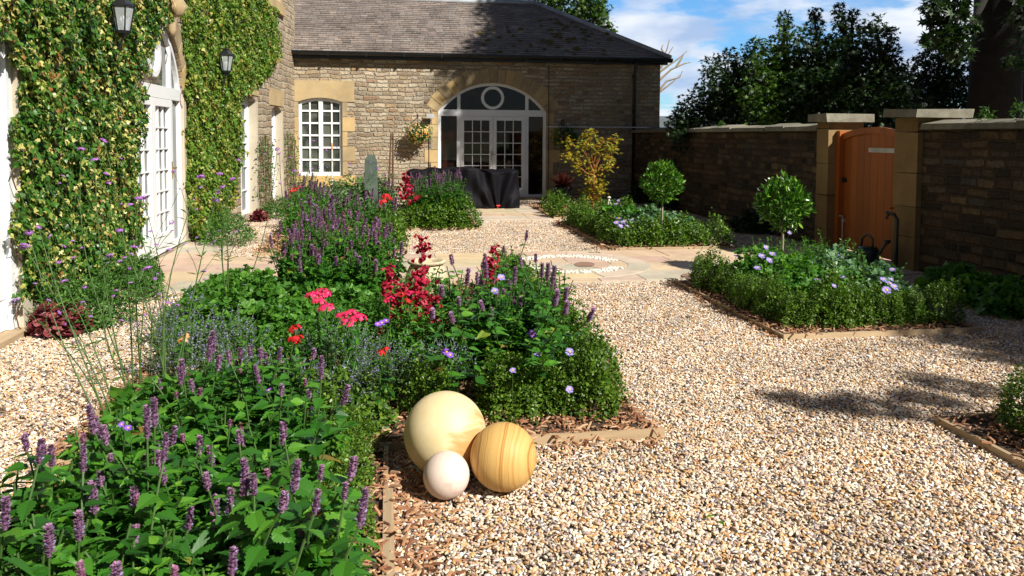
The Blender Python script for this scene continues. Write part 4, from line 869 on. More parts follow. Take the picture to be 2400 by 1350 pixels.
M_MAP=leafmat('golden_maple_leaves',[(0,(.12,.15,.012)),(.35,(.28,.28,.018)),(.65,(.46,.36,.025)),(.78,(.44,.20,.02)),(1,(.30,.40,.03))],.5,.35,tcol=(1.1,1,.4))
M_MAPT=simple('orange_maple_bark',(.42,.14,.05),.6)
M_BAY=leafmat('bay_leaves',[(0,(.018,.07,.006)),(.5,(.045,.15,.010)),(.85,(.11,.26,.02)),(1,(.22,.38,.04))],.3,.14,spec=.55)
M_TRUNK=simple('pale_stem_bark',(.30,.25,.17),.8,var=.2)
M_FLO=leafmat('basket_flowers',[(0,(.8,.35,.05)),(.4,(.85,.55,.15)),(.7,(.85,.7,.4)),(1,(.75,.12,.06))],.6,.2,tcol=(1,1,1))
def shared(mb,mt,name,smooth=False):
    me=mb.me(name,smooth); me.materials.append(mt); return me
def put(name,me,parent,loc,rot=(0,0,0),sc=1.):
    o=bpy.data.objects.new(name,me); COL.objects.link(o); o.parent=parent; o.location=Vector(loc)-parent.location; o.rotation_euler=rot
    o.scale=(sc,sc,sc) if np.isscalar(sc) else sc; return o
def mk_spike(r,L,rad_,n,mt):
    q=MB(); z=r.uniform(.0,1,n)**.95*L; a=r.uniform(0,6.28,n); pr=rad_*(1-.55*(z/L)**3)*(.8+.2*np.sin(z*520))
    D=np.stack([np.cos(a),np.sin(a),np.full(n,.55)],1); P=np.stack([np.cos(a)*pr*.55,np.sin(a)*pr*.55,z],1)
    leaves(q,P,D,rdir(r,n)*.4+[0,0,1],rad_*r.uniform(.6,1.1,n),tmpl([(0,0,0),(.4,.45,.05),(0,1,0),(-.4,.45,.05)],[(0,1,2,3)]))
    q.lathe((0,0,0),[(rad_*.5,-.005),(rad_*.62,L*.3),(rad_*.5,L*.75),(rad_*.15,L)],7); return shared(q,mt,'flower_spike')
rsk=R(77); SPK=[mk_spike(rsk,.078,.0122,240,M_SPIKE),mk_spike(rsk,.055,.0115,190,M_SPIKE),mk_spike(rsk,.098,.012,280,M_SPIKE)]; BUD=[mk_spike(rsk,.026,.0095,110,M_BUD),mk_spike(rsk,.038,.0095,130,M_BUD)]
def curve(a,b_,r,k=6,bow=.06):
    a=np.array(a);b_=np.array(b_); t_=np.linspace(0,1,k)[:,None]; off=r.normal(size=3)*bow*np.linalg.norm(b_-a); return a+(b_-a)*t_**np.array([[1.,1.,.85]])+off*np.sin(t_*3.14)
def agastache(x,y,h,rx,seed,label,nst=22,leafL=.085,tm=T_SER,spk=.5,expl=(),group='purple flowered giant hyssop plants',ss=1.,mt=None,nodes=9,ry=None):
    r=R(seed); root=empty('giant_hyssop',(x,y,.03),label,'flowering plant',group); st=MB(); lv=MB(); ry=ry or rx
    P=[];D=[];N=[];S=[]; ends=[]
    for i in range(nst+len(expl)):
        ex=i>=nst
        if ex: e=np.array(expl[i-nst],float)-np.array([0,0,.01])
        else:
            q=r.uniform(0,6.28); m_=r.uniform(0,1)**.6; e=np.array([x+rx*m_*math.cos(q),y+ry*m_*math.sin(q),h*(r.uniform(.72,1.0)-.22*m_*m_)])
        b0=np.array([x+(e[0]-x)*.35,y+(e[1]-y)*.35,.03]); c=curve(b0,e,r,7,.05); st.tube(c,[.005*ss**.5]*3+[.0035]*4,4,False)
        ends.append((e,c[-1]-c[-2],ex)); ph=r.uniform(0,3.14)
        for k in range(nodes):
            t_=.18+.74*k/(nodes-1); p=np.array([np.interp(t_*6,range(7),c[:,j]) for j in range(3)]); a=ph+k*1.57
            sz=leafL*(1.1-.65*max(0,t_-.45)/.55)*r.uniform(.8,1.2)
            for s_ in (0,math.pi):
                d_=np.array([math.cos(a+s_+r.normal()*.3),math.sin(a+s_+r.normal()*.3),r.uniform(-.35,.25)])
                P.append(p+d_*.008); D.append(d_); N.append([r.normal()*.3,r.normal()*.3,1]); S.append(sz)
                if k%2==0 and not ex: d2=d_+r.normal(size=3)*.5; P.append(p+d_*.03); D.append(d2); N.append([r.normal()*.4,r.normal()*.4,1]); S.append(sz*.6)
    leaves(lv,P,D,N,S,tm); part('stems',st.me(),M_STEM,root); part('leaves',lv.me(),mt or M_AGL,root)
    for e,dv,ex in ends:
        if ex or r.rand()<spk:
            me=SPK[r.randint(3)] if (ex or r.rand()<.6) else BUD[r.randint(2)]; dv=norm(dv+np.array([0,0,.15]))
            put('flower_spike',me,root,e-dv*.01,Vector(dv).to_track_quat('Z','Y').to_euler(),ss*r.uniform(.85,1.25))
    return root
# ---- near bed
near_sp=[(60,1015),(92,1045),(218,975),(248,1000),(345,985),(362,960),(195,1065),(385,1040),(560,1000),(665,990),(485,1105),(575,1110),(595,1120),(690,1110),(752,1085),(823,1080),(808,1130),(663,1155),(12,1195),(740,1160),(490,810),(512,830),(538,815),(587,800),(605,860),(655,810),(735,805),(660,890),(753,850),(807,910),(450,880),(428,850),(611,808),(500,790),(845,1190),(545,1300)]
cen=None; pts=[G(u,v+25,.62 if v>950 else .60) for u,v in near_sp]
cen=[(-1.50,1.95),(-1.12,1.85),(-.74,1.9),(-.38,1.95),(-1.55,2.35),(-1.15,2.3),(-.75,2.35),(-.36,2.45),(-1.35,2.8),(-.92,2.85),(-.5,2.9),(-1.2,3.25),(-.85,3.35),(-.45,3.4),(-1.0,3.75),(-.6,3.85)]
asg=[[] for _ in cen]
for p in pts:
    k=min(range(len(cen)),key=lambda i:(cen[i][0]-p[0])**2+(cen[i][1]-p[1])**2); asg[k].append(p)
ROWN=['nearest the camera','in the second row','in the third row','in the fourth row','at the far end']
COLN={0:['leftmost','second from the left','third from the left','rightmost'],1:['leftmost','second from the left','third from the left','rightmost'],2:['left','middle','right'],3:['left','middle','right'],4:['left','right']}
rows=[0]*4+[1]*4+[2]*3+[3]*3+[4]*2; cnt={}
for i,(cx0,cy0) in enumerate(cen):
    cx0=-.36+(cx0+.36)*.78; rw=rows[i]; j=cnt.get(rw,0); cnt[rw]=j+1
    agastache(cx0,cy0,.56 if cy0<3.2 else .58,.28,100+i,f'foreground bed purple hyssop, {COLN[rw][j]} of those {ROWN[rw]}',nst=30,leafL=.122 if cy0<2.6 else .105,spk=.16,expl=asg[i],ss=.88,group='hyssop plants in the foreground bed')
# ---- right cluster of bed B
cl_sp=[(1233,540),(1256,590),(1222,600),(1180,570),(1060,595),(1095,640),(1118,640),(1140,625),(1135,600),(1075,690),(1035,670),(1270,625),(1283,630),(1296,640),(1325,680),(1325,560+150),(1382,725),(1300,690),(1130,700),(1205,640),(1012,720),(1060,730),(880,560+30)]
pts=[G(u,v+18,.80 if v<640 else .72) for u,v in cl_sp[:-1]]
cen=[(.62,5.0),(.98,5.05),(.75,5.45),(1.1,5.6),(.45,5.6),(.85,6.0)]; asg=[[] for _ in cen]
for p in pts:
    k=min(range(len(cen)),key=lambda i:(cen[i][0]-p[0])**2+(cen[i][1]-p[1])**2); asg[k].append(p)
for i,((cx0,cy0),w_) in enumerate(zip(cen,['front left','front right','centre','right hand','left hand','rearmost'])):
    agastache(cx0,cy0,.72,.25,140+i,f'{w_} tall hyssop of the dusky purple clump behind the stone balls',nst=34,leafL=.085,spk=.14,expl=asg[i],group='hyssop clump behind the stone balls')
# ---- far hyssops
FARG=dict(nst=46,leafL=.085,tm=T_OV,spk=.55,ss=1.5,nodes=8)
for i,(u,v,h,rx,w_) in enumerate([(735,610,.62,.42,'front left'),(820,600,.66,.42,'front right'),(770,555,.72,.45,'middle'),(862,555,.74,.42,'middle right'),(725,530,.8,.42,'rear left'),(885,515,.85,.4,'rear right')]):
    p=G(u,v+10); agastache(max(p[0],-1.55),p[1],h,rx,160+i,f'{w_} bushy hyssop with faded purple spikes in the far left bed',group='hyssops in the far left bed',**FARG)
for i,(x,y,h,w_) in enumerate([(.55,14.0,.95,'left'),(1.08,13.95,1.0,'right'),(.82,14.6,1.04,'rear')]):
    agastache(x,y,h,.42,170+i,f'{w_} rounded mauve spiked hyssop growing in front of the covered barbecue',group='hyssops in front of the barbecue',nst=64,leafL=.09,tm=T_OV,spk=.42,ss=1.15,nodes=8)
agastache(*G(712,500)[:2],.85,.3,180,'small leafy hyssop at the left end of the far bed below the paned window',group='hyssops in the far left bed',nst=34,leafL=.09,tm=T_OV,spk=.3,ss=1.4,nodes=7)
for i,(x,y,h,w_) in enumerate([(-.62,7.05,.66,'front left'),(-.22,7.1,.68,'front right'),(-.85,7.6,.74,'left hand'),(-.45,7.65,.78,'centre'),(-.1,7.75,.76,'right hand'),(-.65,8.1,.8,'rear left'),(-.25,8.15,.8,'rear right')]):
    agastache(x,y,h,.27,190+i,f'{w_} dark leafy hyssop with dusky spikes at the path end of the middle bed',nst=34,leafL=.085,tm=T_HI,spk=.5,ss=1.15,nodes=9,group='hyssops at the path end of the middle bed')
# ---- box bushes
BX=[]
for s_ in range(4):
    r=R(300+s_); q=MB(); dome(q,r,(0,0,0),.17,.17,.36,2300,.024,T_BOX,z0=.02,lump=.3,inner=.55,upb=.5)
    n=150; d_=rdir(r,n); d_[:,2]=np.abs(d_[:,2]); P=d_*[.16,.16,.34]
    for p,dd in zip(P,d_):          # sprouting shoots
        up=norm(dd*.5+np.array([0,0,1])+r.normal(size=3)*.25); k=7; pp=p+up*np.linspace(0,.06,k)[:,None]; leaves(q,pp,rdir(r,k)*.8+up*.7,rdir(r,k)+up,.017,T_BOX)
    BX.append(shared(q,M_BOX,'box_foliage'))
BXF=[]
for s_ in range(3):
    r=R(310+s_); q=MB(); dome(q,r,(0,0,0),.19,.19,.34,1100,.034,T_BOX,z0=.02,lump=.25,inner=.6,upb=.5); BXF.append(shared(q,M_BOX,'box_foliage_far'))
ORD=['first','second','third','fourth','fifth','sixth','seventh','eighth','ninth','tenth','eleventh','twelfth','thirteenth','fourteenth','fifteenth']
def boxrow(pts,where,frm,group,seed,sc=1.,far=False,sv=.14):
    r=R(seed)
    for i,(x,y) in enumerate(pts):
        me=(BXF if far else BX)[r.randint(3)]; o=bpy.data.objects.new('box_bush',me); COL.objects.link(o); o.location=(x+r.normal()*.02,y+r.normal()*.02,.03); o.rotation_euler=(0,0,r.uniform(0,6.28))
        s_=sc*(1+r.uniform(-sv,sv)); o.scale=(s_,s_,s_*r.uniform(.85,1.1)); tag(o,f'{ORD[i]} box bush {frm}, low hedge {where}','box bush',group)
L_=lambda a,b_,n: [tuple(np.array(a)+(np.array(b_)-np.array(a))*t_) for t_ in np.linspace(0,1,n)]
boxrow(L_((1.14,4.38),(1.14,7.9),13),'right of the middle bed','from the stone balls','box hedge on the right side of the middle bed',1)
boxrow([(.22,4.42),(.62,4.32),(.88,4.36)],'just behind the stone balls','from the left','box hedge behind the stone balls',2,.92)
boxrow(L_((-.2,1.9),(-.22,3.9),8),'right of the foreground bed','from the camera','box hedge on the right edge of the foreground bed',3,.72)
boxrow(L_((3.34,6.12),(4.62,6.1),6),'fronting the near right bed','from the left','front box hedge of the near right bed',4,.92)
boxrow(L_((3.3,6.45),(3.3,8.1),6),'left of the near right bed','from the front corner','side box hedge of the near right bed',5,.9)
boxrow(L_((3.36,10.98),(4.7,10.98),6),'fronting the far right bed','from the left','front box hedge of the far right bed',6,1.05,True)
boxrow(L_((3.32,11.35),(3.32,14.1),9),'left of the far right bed','from the front corner','side box hedge of the far right bed',7,1.05,True)
boxrow(L_((.4,13.62),(1.35,13.62),5),'before the covered barbecue','from the left','box hedge in front of the barbecue',8,1.15,True)
boxrow([(.0,11.1),(-.02,11.5),(-.02,11.95),(-.03,12.4)],'right of the far left bed','from the path','box hedge of the far left bed',9,1.35,True)
boxrow(L_((3.32,15.25),(4.6,15.25),4)+[(3.35,15.9),(3.4,16.8)],'round the yellow maple','from the left','box hedge round the maple',10,1.15,True)
boxrow([(3.42,3.72),(3.38,3.36),(3.42,3.05)],'in the bottom right corner','from the back','box hedge in the bottom right corner',12,.98)
# ---- leafy mounds
def mound(name,x,y,rx,ry,h,n,s,tm,mt,label,cat,seed,group=None,z0=.0,**kw):
    q=MB(); dome(q,R(seed),(x,y,.03),rx,ry,h,n,s,tm,z0=z0,**kw); return top(name,q.me(),mt,label,cat,group,base=(x,y,.03))
def flowers(root_label,x,y,pts,seed,mt,name,cat,size=.03,kind='daisy',group=None):
    r=R(seed); root=empty(name,(x,y,.03),root_label,cat,group); st=MB()
    for p in pts:
        p=np.array(p); b0=np.array([p[0]+r.normal()*.02,p[1]+.05,max(.05,p[2]-.2)]); st.tube(curve(b0,p,r,5,.05),.002,4,False)
        d_=norm(np.array([r.normal()*.3,-.6+r.normal()*.3,1.])); put('flower_head',DAISY[mt.name],root,p,Vector(d_).to_track_quat('Z','Y').to_euler(),.78*size/.03*r.uniform(.7,1.15))
    part('stems',st.me(),M_STEM,root); return root
DAISY={}
for mt in (M_AST,M_ASTP):
    r=R(8); q=MB(); n=22; a=np.linspace(0,6.28,n,endpoint=False); D=np.stack([np.cos(a),np.sin(a),r.uniform(-.1,.3,n)],1); leaves(q,D*.004,D,np.tile([0,0,1.],(n,1)),.03*r.uniform(.85,1.05,n),tmpl([(0,0,0),(.12,.6,.02),(0,1,0),(-.12,.6,.02)],[(0,1,2,3)]))
    k=sum(len(x) for x in q.T); q.lathe((0,0,.001),[(.008,0),(.008,.004),(.003,.006)],8); me=shared(q,mt,'daisy'); me.materials.append(M_YEL); idx=np.zeros(len(me.polygons),dtype=np.int32); idx[k:]=1; me.polygons.foreach_set('material_index',idx); DAISY[mt.name]=me
# right beds
for i,(x,y,rx,h,w_) in enumerate([(3.75,6.65,.42,.42,'front left'),(4.35,6.6,.4,.40,'front right'),(3.75,7.4,.45,.46,'rear left'),(4.35,7.4,.45,.44,'rear right')]):
    mound('anemone_foliage',x,y,rx,rx,h,2600,.05,T_IVY,M_ANE if i%2 else M_GER,f'{w_} mound of lobed leaves inside the near right bed','leafy plant',400+i,'foliage mounds in the near right bed')
for i,(x,y,rx,h,w_) in enumerate([(3.8,11.7,.5,.40,'front left'),(4.4,11.8,.45,.34,'front right'),(3.75,12.8,.5,.42,'rear left'),(4.35,12.9,.5,.36,'rear right')]):
    mound('anemone_foliage',x,y,rx,rx,h,1800,.065,T_IVY,M_ANE if i!=2 else M_GER,f'{w_} mound of silvery green leaves inside the far right bed','leafy plant',410+i,'foliage mounds in the far right bed')
# upright shoots in the near right bed
def shoots(x,y,rx,n,h,seed,label,mt=M_GER):
    r=R(seed); q=MB(); s_=MB()
    for i in range(n):
        a=r.uniform(0,6.28); m_=rx*r.uniform(0,1)**.5; e=np.array([x+m_*math.cos(a),y+m_*math.sin(a),h*r.uniform(.75,1.1)]); c=curve([x+m_*.6*math.cos(a),y+m_*.6*math.sin(a),.05],e,r,5,.05); s_.tube(c,.0025,4,False)
        k=16; t_=r.uniform(.3,1,k); P=np.stack([np.interp(t_*4,range(5),c[:,j]) for j in range(3)],1); D=rdir(r,k)*[1,1,.5]+[0,0,.3]; leaves(q,P,D,rdir(r,k)*.5+[0,0,1],.035,T_OV)
    root=empty('aster_plant',(x,y,.03),label,'flowering plant','aster plants'); part('leaves',q.me(),mt,root); part('stems',s_.me(),M_STEM,root); return root
shoots(3.8,7.3,.45,50,.56,421,'loose leafy aster shoots rising left of the nearer bay tree'); shoots(4.4,7.6,.42,44,.56,422,'loose leafy aster shoots rising right of the nearer bay tree'); shoots(4.35,6.75,.35,26,.45,423,'loose leafy aster shoots at the right end of the near right bed')
def addheads(label,uvs,z,seed,mt=M_AST,size=.034,group='blue daisies'):
    P=[G(u,v,zz) for (u,v),zz in zip(uvs,z if not np.isscalar(z) else [z]*len(uvs))]; c=np.mean(P,axis=0); return flowers(label,c[0],c[1],P,seed,mt,'aster','flowering plant',size,group=group)
addheads('lavender blue asters in the right bed below the nearer bay tree',[(1795,580),(1810,595),(1785,600),(1803,610),(1775,628),(1850,545)],.52,430,size=.042)
addheads('lavender blue asters clustered at the right end of the near right bed',[(2070,655),(2085,665),(2078,680),(2095,672),(2092,632),(2088,655)],.40,431,size=.045)
addheads('scattered pale violet asters in the middle of the near right bed',[(1900,615),(1915,655),(1975,650),(1968,600),(1725,600),(1955,670)],.42,432,size=.032)
addheads('pale lavender asters at the left of the far right bed',[(1445,522),(1455,530),(1462,520),(1450,512),(1480,515),(1470,530)],.42,433,size=.055)
addheads('pale lavender asters at the back of the far right bed',[(1445,478),(1455,482),(1450,470)],.5,434,size=.055)
# bed B leafy filling: geraniums, asters, catmint
for i,(x,y,rx,h,w_) in enumerate([(-1.4,7.5,.38,.32,'rear left'),(-1.1,7.2,.3,.32,'rear right'),(-1.4,6.8,.4,.30,'left'),(-.85,6.5,.36,.34,'middle'),(-.35,6.4,.32,.36,'right'),(-1.2,6.1,.38,.34,'front left'),(-.7,6.0,.4,.36,'front right')]):
    mound('geranium_mound',x,y,rx,rx,h,2600,.048,T_ROUND if i%2 else T_IVY,M_GER,f'{w_} bright green geranium mound left of the crimson spikes','leafy plant',440+i,'geranium mounds in the middle bed')
for i,(x,y,rx,h,w_) in enumerate([(.2,5.2,.3,.42,'centre'),(-.05,5.9,.35,.42,'rear'),(.2,6.5,.35,.45,'far'),(1.0,4.7,.25,.36,'right')]):
    mound('aster_foliage',x,y,rx,rx,h,2200,.045,T_LANC,M_GER,f'{w_} clump of narrow leaved aster foliage behind the stone balls','leafy plant',450+i,'aster foliage behind the stone balls',upb=1.)
addheads('pale blue asters among the hyssop behind the stone balls',[(1160,682),(1175,650)],.66,460,size=.032); addheads('blue asters in the box hedge right of the stone balls',[(1202,868),(1335,913),(1335,825),(1260,830)],.40,461,size=.03)
addheads('deep violet blooms above the largest stone ball',[(1047,825),(1038,820),(1055,832)],.40,462,M_ASTP,.028); addheads('deep violet blooms beside the red spikes',[(895,757),(885,760),(905,752),(1250,785),(1245,780)],.48,463,M_ASTP,.026)
addheads('small violet blooms in the foreground bed',[(285,995),(630,915),(300,1003)],.52,464,M_ASTP,.02)
# catmint
def catmint(x,y,r0,h,seed,label,nst=70):
    r=R(seed); root=empty('catmint',(x,y,.03),label,'flowering plant','catmint plants'); lf=MB(); fl=MB(); st=MB(); LP=[];LD=[];FPp=[];FD=[]
    for i in range(nst):
        a=r.uniform(0,6.28); m_=r0*r.uniform(.1,1)**.7; e=np.array([x+m_*math.cos(a),y+m_*math.sin(a),h*r.uniform(.65,1.1)*(1-.25*(m_/r0)**2)]); c=curve([x+m_*.35*math.cos(a),y+m_*.35*math.sin(a),.03],e,r,6,.08); st.tube(c,.0016,3,False)
        for k in range(18): t_=r.uniform(.15,.8); LP.append([np.interp(t_*5,range(6),c[:,j]) for j in range(3)]); LD.append(r.normal(size=3)*[1,1,.4])
        for k in range(13):
            w_=r.randint(6)/6.; t_=.62+.38*w_+r.normal()*.006; FPp.append(np.array([np.interp(min(t_,1)*5,range(6),c[:,j]) for j in range(3)])+r.normal(size=3)*.004); FD.append(r.normal(size=3))
    leaves(lf,LP,LD,rdir(r,len(LP))*.5+[0,0,1],r.uniform(.018,.032,len(LP)),T_OV); leaves(fl,FPp,FD,rdir(r,len(FPp)),r.uniform(.007,.012,len(FPp)),T_BOX)
    part('leaves',lf.me(),M_CATL,root); part('flowers',fl.me(),M_CATF,root); part('stems',st.me(),M_STEM,root)
for i,(x,y,r0,h,w_) in enumerate([(-.32,4.35,.33,.42,'just left of the largest stone ball'),(-.05,4.75,.3,.42,'directly behind the largest stone ball'),(-.75,4.55,.36,.45,'behind the foreground hyssops'),(-.35,5.1,.33,.48,'below the pink phlox'),(.3,4.7,.25,.4,'between the stone balls and the tall hyssop clump'),(-1.15,4.8,.36,.45,'left of the pink phlox'),(-1.4,5.5,.33,.5,'beside the left gravel walk'),(-1.05,5.5,.33,.46,'in front of the geranium mounds'),(-1.55,6.3,.28,.45,'on the left edge near the paving')]):
    catmint(x,y,r0,h,470+i,'hazy lavender catmint '+w_)
mound('low_foliage',-.9,4.2,.55,.35,.34,2600,.045,T_IVY,M_GER,'low leafy growth between the foreground hyssops and the catmint','leafy plant',481); mound('low_foliage',-.35,4.3,.4,.3,.3,2000,.04,T_OV,M_BOX,'low dark leafy growth left of the largest stone ball','leafy plant',482)
mound('low_foliage',-.5,5.4,.6,.45,.32,3000,.045,T_LANC,M_GER,'leafy base of the pink phlox clump','leafy plant',483)
mound('low_foliage',-1.12,3.95,.28,.35,.36,1500,.06,T_IVY,M_GER,'bright lobed foliage on the left edge of the foreground bed','leafy plant',484)
mound('low_foliage',-.95,1.5,.8,.4,.35,1500,.08,T_SER,M_AGL,'leafy hyssop growth at the bottom edge of the picture','leafy plant',485)
# phlox
T_F5=tmpl([(0,0,0)]+[((.5 if i%2==0 else .24)*math.cos(i*math.pi/5),(.5 if i%2==0 else .24)*math.sin(i*math.pi/5),.03*(i%2)) for i in range(10)],[(0,i,i%10+1) for i in range(1,11)])
def phhead(seed,mt,R0=.05,n=46):
    r=R(seed); q=MB(); d_=rdir(r,n); d_[:,2]=np.abs(d_[:,2])*.9; N=norm(d_+r.normal(size=(n,3))*.2); D=np.cross(N,rdir(r,n)); leaves(q,d_*[R0,R0,R0*.7],D,N,.026,T_F5); return shared(q,mt,'phlox_head')
PH=[phhead(1,M_PHLOX),phhead(2,M_PHLOX,.06,60)]; PR=[phhead(3,M_PHRED,.035,28),phhead(4,M_PHRED,.03,22)]
def phlox(uvs,z,seed,label,heads,zc=None,sc=1.):
    r=R(seed); P=[G(u,v,z+r.uniform(-.03,.03)) for u,v in uvs]; c=np.mean(P,axis=0); root=empty('phlox',(c[0],c[1],.03),label,'flowering plant','phlox plants'); st=MB(); lf=MB()
    for p in P:
        cv=curve([c[0]+(p[0]-c[0])*.6,c[1]+(p[1]-c[1])*.6,.03],p,r,6,.03); st.tube(cv,.004,5,False); k=22; t_=r.uniform(.2,.95,k); Q=np.stack([np.interp(t_*5,range(6),cv[:,j]) for j in range(3)],1); leaves(lf,Q,rdir(r,k)*[1,1,.4],rdir(r,k)*.3+[0,0,1],.07,T_LANC)
        put('flower_head',heads[r.randint(len(heads))],root,p,(r.normal()*.3,r.normal()*.3,r.uniform(0,6)),sc*r.uniform(.85,1.15))
    part('stems',st.me(),M_STEM,root); part('leaves',lf.me(),M_AGL,root)
phlox([(738,698),(757,690),(748,712),(765,725)],.60,501,'bright pink phlox left of the crimson spikes',PH,sc=1.); phlox([(805,745),(822,738),(838,750),(815,756)],.55,502,'coral pink phlox directly below the pink one',PH,sc=.95)
phlox([(692,772),(697,795),(688,800)],.52,503,'scarlet bloom in the catmint left of the coral phlox',PR); phlox([(940,690),(955,705),(912,705),(965,690)],.55,504,'red phlox at the foot of the crimson spikes',[PH[0],PR[0]],sc=.75)
phlox([(893,828),(905,820)],.42,505,'small pink bloom above the largest stone ball',PR,sc=.7); phlox([(905,462),(912,470),(898,474)],.75,506,'red flowers in the far left bed below the standing stone',PR,sc=1.8)
phlox([(690,445),(700,440),(683,450)],.8,507,'orange red blooms at the left end of the far bed',PR,sc=1.2)
PE=[phhead(5,M_PEACH,.022,18)]; phlox([(436,788),(428,800)],.42,508,'peach bloom on reddish stems at the left side of the bed',PE)
# penstemon
T_BELL=tmpl([(.16*math.cos(q),0,.16*math.sin(q)) for q in np.arange(6)*math.pi/3]+[(.25*math.cos(q),.55,.25*math.sin(q)) for q in np.arange(6)*math.pi/3]+[(.46*math.cos(q),1,.46*math.sin(q)) for q in np.arange(6)*math.pi/3],[(i,(i+1)%6,6+(i+1)%6,6+i) for i in range(6)]+[(6+i,6+(i+1)%6,12+(i+1)%6,12+i) for i in range(6)])
def penst(u,v0,v1,zc,seed,label,lean=0,n=46,sz=.034,spread=.03):
    r=R(seed); a=atZc(u+lean,v0,zc); b_=atZc(u,v1,zc); base=np.array([b_[0],b_[1],.03]); root=empty('penstemon',base,label,'flowering plant','crimson penstemons'); cv=np.array([base,(base+b_)/2,b_,(a+b_)/2+r.normal(size=3)*.01,a]); st=MB().tube(cv,.0035,5,False); part('stems',st.me(),M_STEM,root)
    q=MB(); t_=r.uniform(0,1,n)**.85; P=b_+(a-b_)*t_[:,None]+r.normal(size=(n,3))*[1,1,.3]*spread*(1-.6*t_)[:,None]; D=rdir(r,n)*[1,1,.25]+[0,-.2,-.45]; leaves(q,P,D,rdir(r,n),sz*(1.15-.55*t_),T_BELL); part('flowers',q.me(),M_PEN,root)
    lf=MB(); k=26; t2=r.uniform(.1,.95,k); Q=base+(b_-base)*t2[:,None]; leaves(lf,Q,rdir(r,k)*[1,1,.3],rdir(r,k)*.3+[0,0,1],.07,T_LANC); part('leaves',lf.me(),M_AGL,root)
penst(985,548,800,5.5,511,'tallest crimson penstemon spike standing in front of the urn',3,150,.046,.05); penst(1140,572,665,5.9,512,'leaning crimson penstemon spike rising through the hyssop clump',20,60,.042,.034); penst(915,618,715,5.6,513,'thin crimson penstemon spike left of the urn',-4,60,.04,.04)
penst(955,660,760,5.5,514,'short crimson penstemon just left of the tallest spike',-5,80,.045,.07); penst(1012,690,760,5.5,515,'short crimson penstemon just right of the tallest spike',4,60,.042,.05)
penst(952,402,470,13.6,516,'dark crimson penstemon in the far bed left of the barbecue hyssops',-2,60,.07,.08)
# verbena
def verbena(x,y,heads,seed,label,zt=None):
    r=R(seed); root=empty('tall_verbena',(x,y,.03),label,'flowering plant','tall verbenas'); st=MB(); lf=MB()
    for hp in heads:
        e=np.array(hp); b0=np.array([x+r.normal()*.03,y+r.normal()*.03,.03]); cv=curve(b0,e,r,9,.045); st.tube(cv,np.linspace(.0048,.0016,9),4,False)
        for k in range(3):
            t_=r.uniform(.35,.85); p=np.array([np.interp(t_*8,range(9),cv[:,j]) for j in range(3)]); a=r.uniform(0,6.28); l_=r.uniform(.12,.34)
            q=p+np.array([math.cos(a)*l_*.5,math.sin(a)*l_*.5,l_*.85]); st.tube(curve(p,q,r,5,.05),.0016,3,False); root_h=q
            put('flower_head',VH[r.randint(2)],root,q,(r.normal()*.3,r.normal()*.3,0),r.uniform(.35,.75))
            n=2; leaves(lf,[p,p],[[math.cos(a),math.sin(a),.4],[-math.cos(a),-math.sin(a),.4]],[[0,0,1]]*2,[.10,.09],tmpl([(0,0,0),(.07,.5,0),(0,1,-.1),(-.07,.5,0)],[(0,1,2,3)]))
        put('flower_head',VH[r.randint(2)],root,e,(r.normal()*.3,r.normal()*.3,0),r.uniform(.75,1.1))
    part('stems',st.me(),M_STEM,root); part('leaves',lf.me(),M_AGL,root)
VH=[]
for s_ in range(2):
    r=R(90+s_); q=MB(); n=70; d_=rdir(r,n); d_[:,2]=np.abs(d_[:,2])*.6; leaves(q,d_*[.022,.022,.014],np.cross(d_,rdir(r,n)),d_,.011,T_F5); VH.append(shared(q,M_VERB,'verbena_head'))
def vz(lst,x,y):
    out=[]
    for u,v in lst: out.append(atY(u,v,y+((u*7+v*13)%11-5)*.05))
    return out
verbena(-1.35,4.5,vz([(258,600),(222,375),(325,465),(345,630),(243,330),(190,350),(315,580)],-1.35,4.5),521,'tall wiry verbena with purple heads in front of the ivy, the left one')
verbena(-1.15,4.35,vz([(505,470),(470,415),(335,465),(515,408),(305,480),(280,540)],-1.2,4.5),522,'tall wiry verbena with purple heads in front of the ivy, the right one')
verbena(-1.28,4.0,vz([(58,578),(90,533),(68,545),(150,660),(38,705)],-1.6,4.3),523,'leaning wiry verbena at the far left over the gravel')
verbena(-1.3,6.6,vz([(470,440),(510,450),(560,375),(650,350),(525,680),(545,420)],-1.3,6.6),524,'tall thin verbena before the narrow house windows')
verbena(-.9,8.1,vz([(655,360),(690,400),(730,395),(720,515)],-1.,8.1),525,'tall thin verbena in front of the paned window')
verbena(-1.3,11.4,vz([(735,330),(750,345),(765,352),(820,385),(700,410),(790,345)],-1.3,11.4),526,'faraway verbena stems crossing the paned window')
verbena(-.8,12.6,vz([(868,380),(885,395),(930,360),(900,410),(845,400)],-.8,12.6),527,'faraway verbena stems by the standing stone')
# far bed fillers
for i,(x,y,rx,h,w_) in enumerate([(-.9,14.4,.6,.75,'left'),(-.25,14.6,.5,.78,'right'),(-.6,15.8,.7,.7,'rear'),(-1.2,13.0,.5,.6,'front')]):
    mound('bushy_perennial',x,y,rx,rx,h,2600,.07,T_OV,M_CATL if i<2 else M_GER,f'{w_} grey green bushy perennial in the far left bed','leafy plant',530+i,'bushy perennials in the far left bed')
